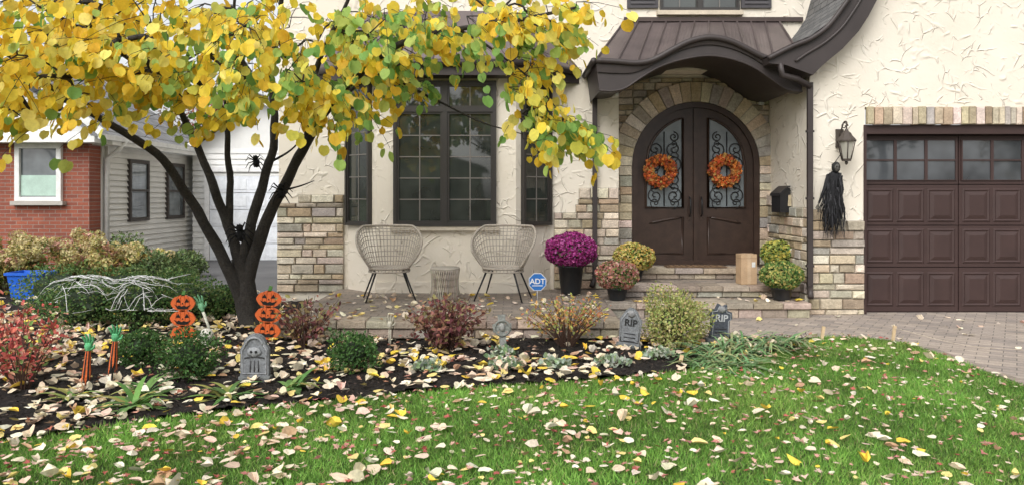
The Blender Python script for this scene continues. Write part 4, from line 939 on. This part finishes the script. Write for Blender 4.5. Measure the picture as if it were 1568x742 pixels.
def hand(m,M,col,s_=1.):
    m.M=M
    m.tube([(0,0,-.03*s_),(0,0,0),(0,0,.035*s_),(0,0,.065*s_)],[.014*s_,.022*s_,.034*s_,.026*s_],8,col)
    for i,(a,l) in enumerate(((-.42,.065),(-.15,.085),(.12,.09),(.38,.075))):
        b=(-.027+.018*i)*s_; m.tube([(b,0,.055*s_),(b+math.sin(a)*l*.45*s_,-.004,(.06+l*.5*math.cos(a))*s_),(b+math.sin(a)*l*.75*s_,-.018*s_,(.06+l*.85*math.cos(a))*s_),(b+math.sin(a)*l*.85*s_,-.032*s_,(.06+l*1.0*math.cos(a))*s_)],[.011*s_,.010*s_,.009*s_,.004*s_],6,col)
    m.tube([(.025*s_,0,.01*s_),(.055*s_,-.008,.03*s_),(.068*s_,-.02*s_,.06*s_)],[.012*s_,.010*s_,.005*s_],6,col)
for (u,v,zt,r_) in((130,598,.36,-.1),(170,594,.42,.06)):
    E=empty("monster_hand_stake"); x,y,z=at(u,v); m=MB(); M=T_((x,y,.02))@Matrix.Rotation(.08,4,'Y'); hand(m,M@T_((0,0,zt-.02))@Matrix.Rotation(r_,4,'Z'),(.12,.44,.20),.95)
    m.M=M; m.tube([(0,0,-.03),(0,0,zt)],.007,6,(.02,.02,.02))
    for k in range(14):
        a=2*math.pi*k/14; c=(.70,.15,.04) if k%2 else (.02,.02,.02); l=zt-R(.22,.30)
        m.add([(.020*math.cos(a),.020*math.sin(a),zt-.02),(.020*math.cos(a+.45),.020*math.sin(a+.45),zt-.02),(.034*math.cos(a+.45),.034*math.sin(a+.45),l+.05),(.037*math.cos(a+.2),.037*math.sin(a+.2),l),(.034*math.cos(a),.034*math.sin(a),l+.05)],[[0,1,2,3,4]],c)
    m.obj("hand_and_sleeve",mVr,E)
E=empty("monster_hand_stake"); x,y,z=at(330,520); m=MB(); M=T_((x,y-.1,.1))@Matrix.Rotation(-.35,4,'Y'); hand(m,M@T_((0,0,.30)),(.20,.46,.26),1.1); m.M=M; m.tube([(0,0,-.12),(0,0,.3)],[.010,.017],7,(.6,.6,.5)); m.obj("hand_and_stake",mVr,E)
E=empty("skeleton_hand_stake"); x,y,z=at(597,527); m=MB(); M=T_((x,y,.0)); hand(m,M@T_((0,0,.22)),(.5,.47,.38),.9); m.M=M; m.tube([(-.006,0,0),(-.008,0,.22)],.007,6,(.5,.47,.38)); m.tube([(.008,0,0),(.008,0,.22)],.007,6,(.5,.47,.38)); m.obj("bones",mV,E)
m=MB(); x,y,z=at(316,528); m.ell((x,y,.13),(.075,.09,.08),(.70,.68,.60)); m.ell((x,y-.03,.075),(.045,.055,.04),(.70,.68,.60))
for q in(-1,1): m.ell((x+q*.028,y-.082,.13),(.019,.012,.02),(.02,.02,.02),nu=8,nv=6)
m.ell((x,y-.09,.10),(.008,.008,.014),(.02,.02,.02),nu=6,nv=5)
for q in range(-3,4): m.box(x+q*.011-.004,x+q*.011+.004,y-.088,y-.07,.055,.075,(.7,.68,.6))
m.obj("skull_decoration",mV)
for (u,v,h) in((1258,522,.16),(1367,524,.18),(1040,560,.1)):
    x,y,z=at(u,v,.0); m=MB(); m.prism([(x-.014,-.02),(x+.014,-.02),(x+.045,h),(x+.012,h+.01)],y,y+.018,(.62,.46,.28)); m.obj("wooden_stake",mV)
x0_,y0_,_=at(1367,524,0);x1_,y1_,_=at(1600,560,0); m=MB(); m.tube(cat([(x0_+.02,y0_,.16),((x0_+x1_)/2,(y0_+y1_)/2,.09),(x1_,y1_,.14)],8),.003,4,(.6,.5,.4)); m.obj("string_line",mV)
def spider(u,v,y,s_):
    m=MB(); x,z=X(u,y),Z(v,y); B=(.008,.008,.009)
    m.ell((x,y,z),(.06*s_,.07*s_,.08*s_),B,jit=.5); m.ell((x,y-.04*s_,z+.1*s_),(.045*s_,.05*s_,.045*s_),B,jit=.4)
    for sd in(-1,1):
        for k in range(4):
            a=-.8+.5*k+R(-.1,.1); m.tube([(x,y,z+.04*s_),(x+sd*.12*s_*math.cos(a),y-.08*s_,z+.06*s_+.16*s_*math.sin(a)),(x+sd*.19*s_*math.cos(a),y-.03,z-.02*s_+.20*s_*math.sin(a))],[.014*s_,.011*s_,.005*s_],6,B)
    m.obj("spider_decoration",mVr)
spider(392,250,8.95,.65);spider(431,296,8.55,.75);spider(368,360,8.78,.9);spider(205,68,7.9,.55)
# fake web stretched over the hedge surface
def hz(x,y):
    z=.25
    for (u,yy,r,h) in HD:
        q=1-((x-X(u,yy))/r)**2-((y-yy)/(r*.7))**2
        if q>0: z=max(z,h*.5+h*.56*math.sqrt(q))
    return z
m=MB()
for k in range(150):
    u0=R(95,265);y0=R(8.55,9.3);x0=X(u0,y0);a=R(0,6.28);l=R(.12,.42);x1,y1=x0+math.cos(a)*l,y0+math.sin(a)*l*.5
    m.tube([(x0+(x1-x0)*f,y0+(y1-y0)*f,hz(x0+(x1-x0)*f,y0+(y1-y0)*f)+.025+R(-.008,.02)) for f in (0,.25,.5,.75,1)],R(.001,.0045),4,(.75,.75,.75))
m.obj("spider_web_decoration",mV)
# ================================================================== BACKGROUND
def farTree(x,y,h,r,cols,n,size,dens=.4,nm="background_trees"):
    b=Bag(); m=MB(); m.tube([(x,y,0),(x+.2,y,h*.35),(x,y,h*.7)],[r*.08,r*.06,.04],8,(.07,.06,.05)); 
    for k in range(14):
        a=R(0,6.28); e=(x+math.cos(a)*r*.8,y+math.sin(a)*r*.8,h*R(.55,1)); m.tube([(x,y,h*R(.3,.55)),((x*.5+e[0]*.5),(y*.5+e[1]*.5),e[2]*.8),e],[r*.03,r*.018,.01],5,(.07,.06,.05))
    b.mb(m,1)
    for k in range(10):
        a=R(0,6.28); q=R(0,.7); c=(x+math.cos(a)*r*q,y+math.sin(a)*r*q,h*R(.45,.95)); p,d=shell(c,(r*.45,r*.45,h*.16),n//10,dens,.4); kk=len(p)
        b.put(scat(DIAM,p,rng.normal(size=(kk,3)),rng.normal(size=(kk,3)),size*rng.uniform(.6,1.3,kk),pick(cols,kk,.25)))
    return b.obj(nm,[mLeaf,mV])
TAN=[(.26,.2,.15),(.33,.24,.17),(.22,.18,.13)]
farTree(X(330,42),42,7.2,3.,[(.34,.10,.08),(.42,.16,.11)],2200,.22,.3)
for (u,y,h,r,c) in((250,55,9,5,TAN),(400,60,10,5,TAN),(120,50,9,4,TAN),(520,60,9,5,TAN)): farTree(X(u,y),y,h,r,c,1100,.25,.3)
for i in range(9):
    farTree(-34+i*8.5+R(-2,2),-26-R(0,8),R(8,13),R(4,5.5),[(.10,.13,.05),(.2,.16,.06),(.07,.09,.04)] if i%2 else [(.3,.2,.06),(.16,.14,.06)],2600,.5,.3,"street_trees")
g=MB(); g.box(-16,-2,-34,-26,0,3.2,(.4,.36,.3)); g.prism([(-16.6,3.2),(-1.4,3.2),(-9,6.5)],-34.5,-25.5,(.12,.11,.11))
for a in(-14,-10.5,-5): g.box(a,a+1.6,-26,-25.95,1,2.5,(.05,.05,.06))
g.obj("street_house",mV)
# ================================================================== LIGHT / CAMERA
world=bpy.data.worlds.new("World"); scene.world=world; world.use_nodes=True; t=world.node_tree; t.nodes.clear()
el,az=math.radians(45),math.radians(205)
sk=t.nodes.new('ShaderNodeTexSky'); sk.sky_type='NISHITA'; sk.sun_disc=False; sk.sun_elevation=el; sk.sun_rotation=az; sk.air_density=1.0; sk.dust_density=4.; sk.ozone_density=1.
hs=t.nodes.new('ShaderNodeHueSaturation'); hs.inputs['Saturation'].default_value=.12; hs.inputs['Value'].default_value=1.65
bg=t.nodes.new('ShaderNodeBackground'); bg.inputs['Strength'].default_value=.15; ow=t.nodes.new('ShaderNodeOutputWorld')
t.links.new(sk.outputs[0],hs.inputs['Color']);t.links.new(hs.outputs[0],bg.inputs[0]);t.links.new(bg.outputs[0],ow.inputs[0])
sd=bpy.data.lights.new("sun",'SUN'); sd.energy=1.0; sd.angle=math.radians(50); sd.color=(1,.975,.94)
so=bpy.data.objects.new("sun",sd); link(so)
dirv=Vector((math.sin(az)*math.cos(el),math.cos(az)*math.cos(el),math.sin(el))); so.rotation_euler=dirv.to_track_quat('Z','Y').to_euler(); so.location=dirv*20
cam=bpy.data.cameras.new("camera"); cam.sensor_width=36; cam.sensor_fit='HORIZONTAL'; cam.lens=F/1568*36; cam.shift_y=-(371-HY)/1568; cam.clip_end=800; cam.clip_start=.05
co_=bpy.data.objects.new("camera",cam); link(co_); co_.location=(0,0,EYE); co_.rotation_euler=(math.pi/2,0,0); scene.camera=co_
scene.view_settings.view_transform='Standard'; scene.view_settings.look='None'; scene.view_settings.exposure=0
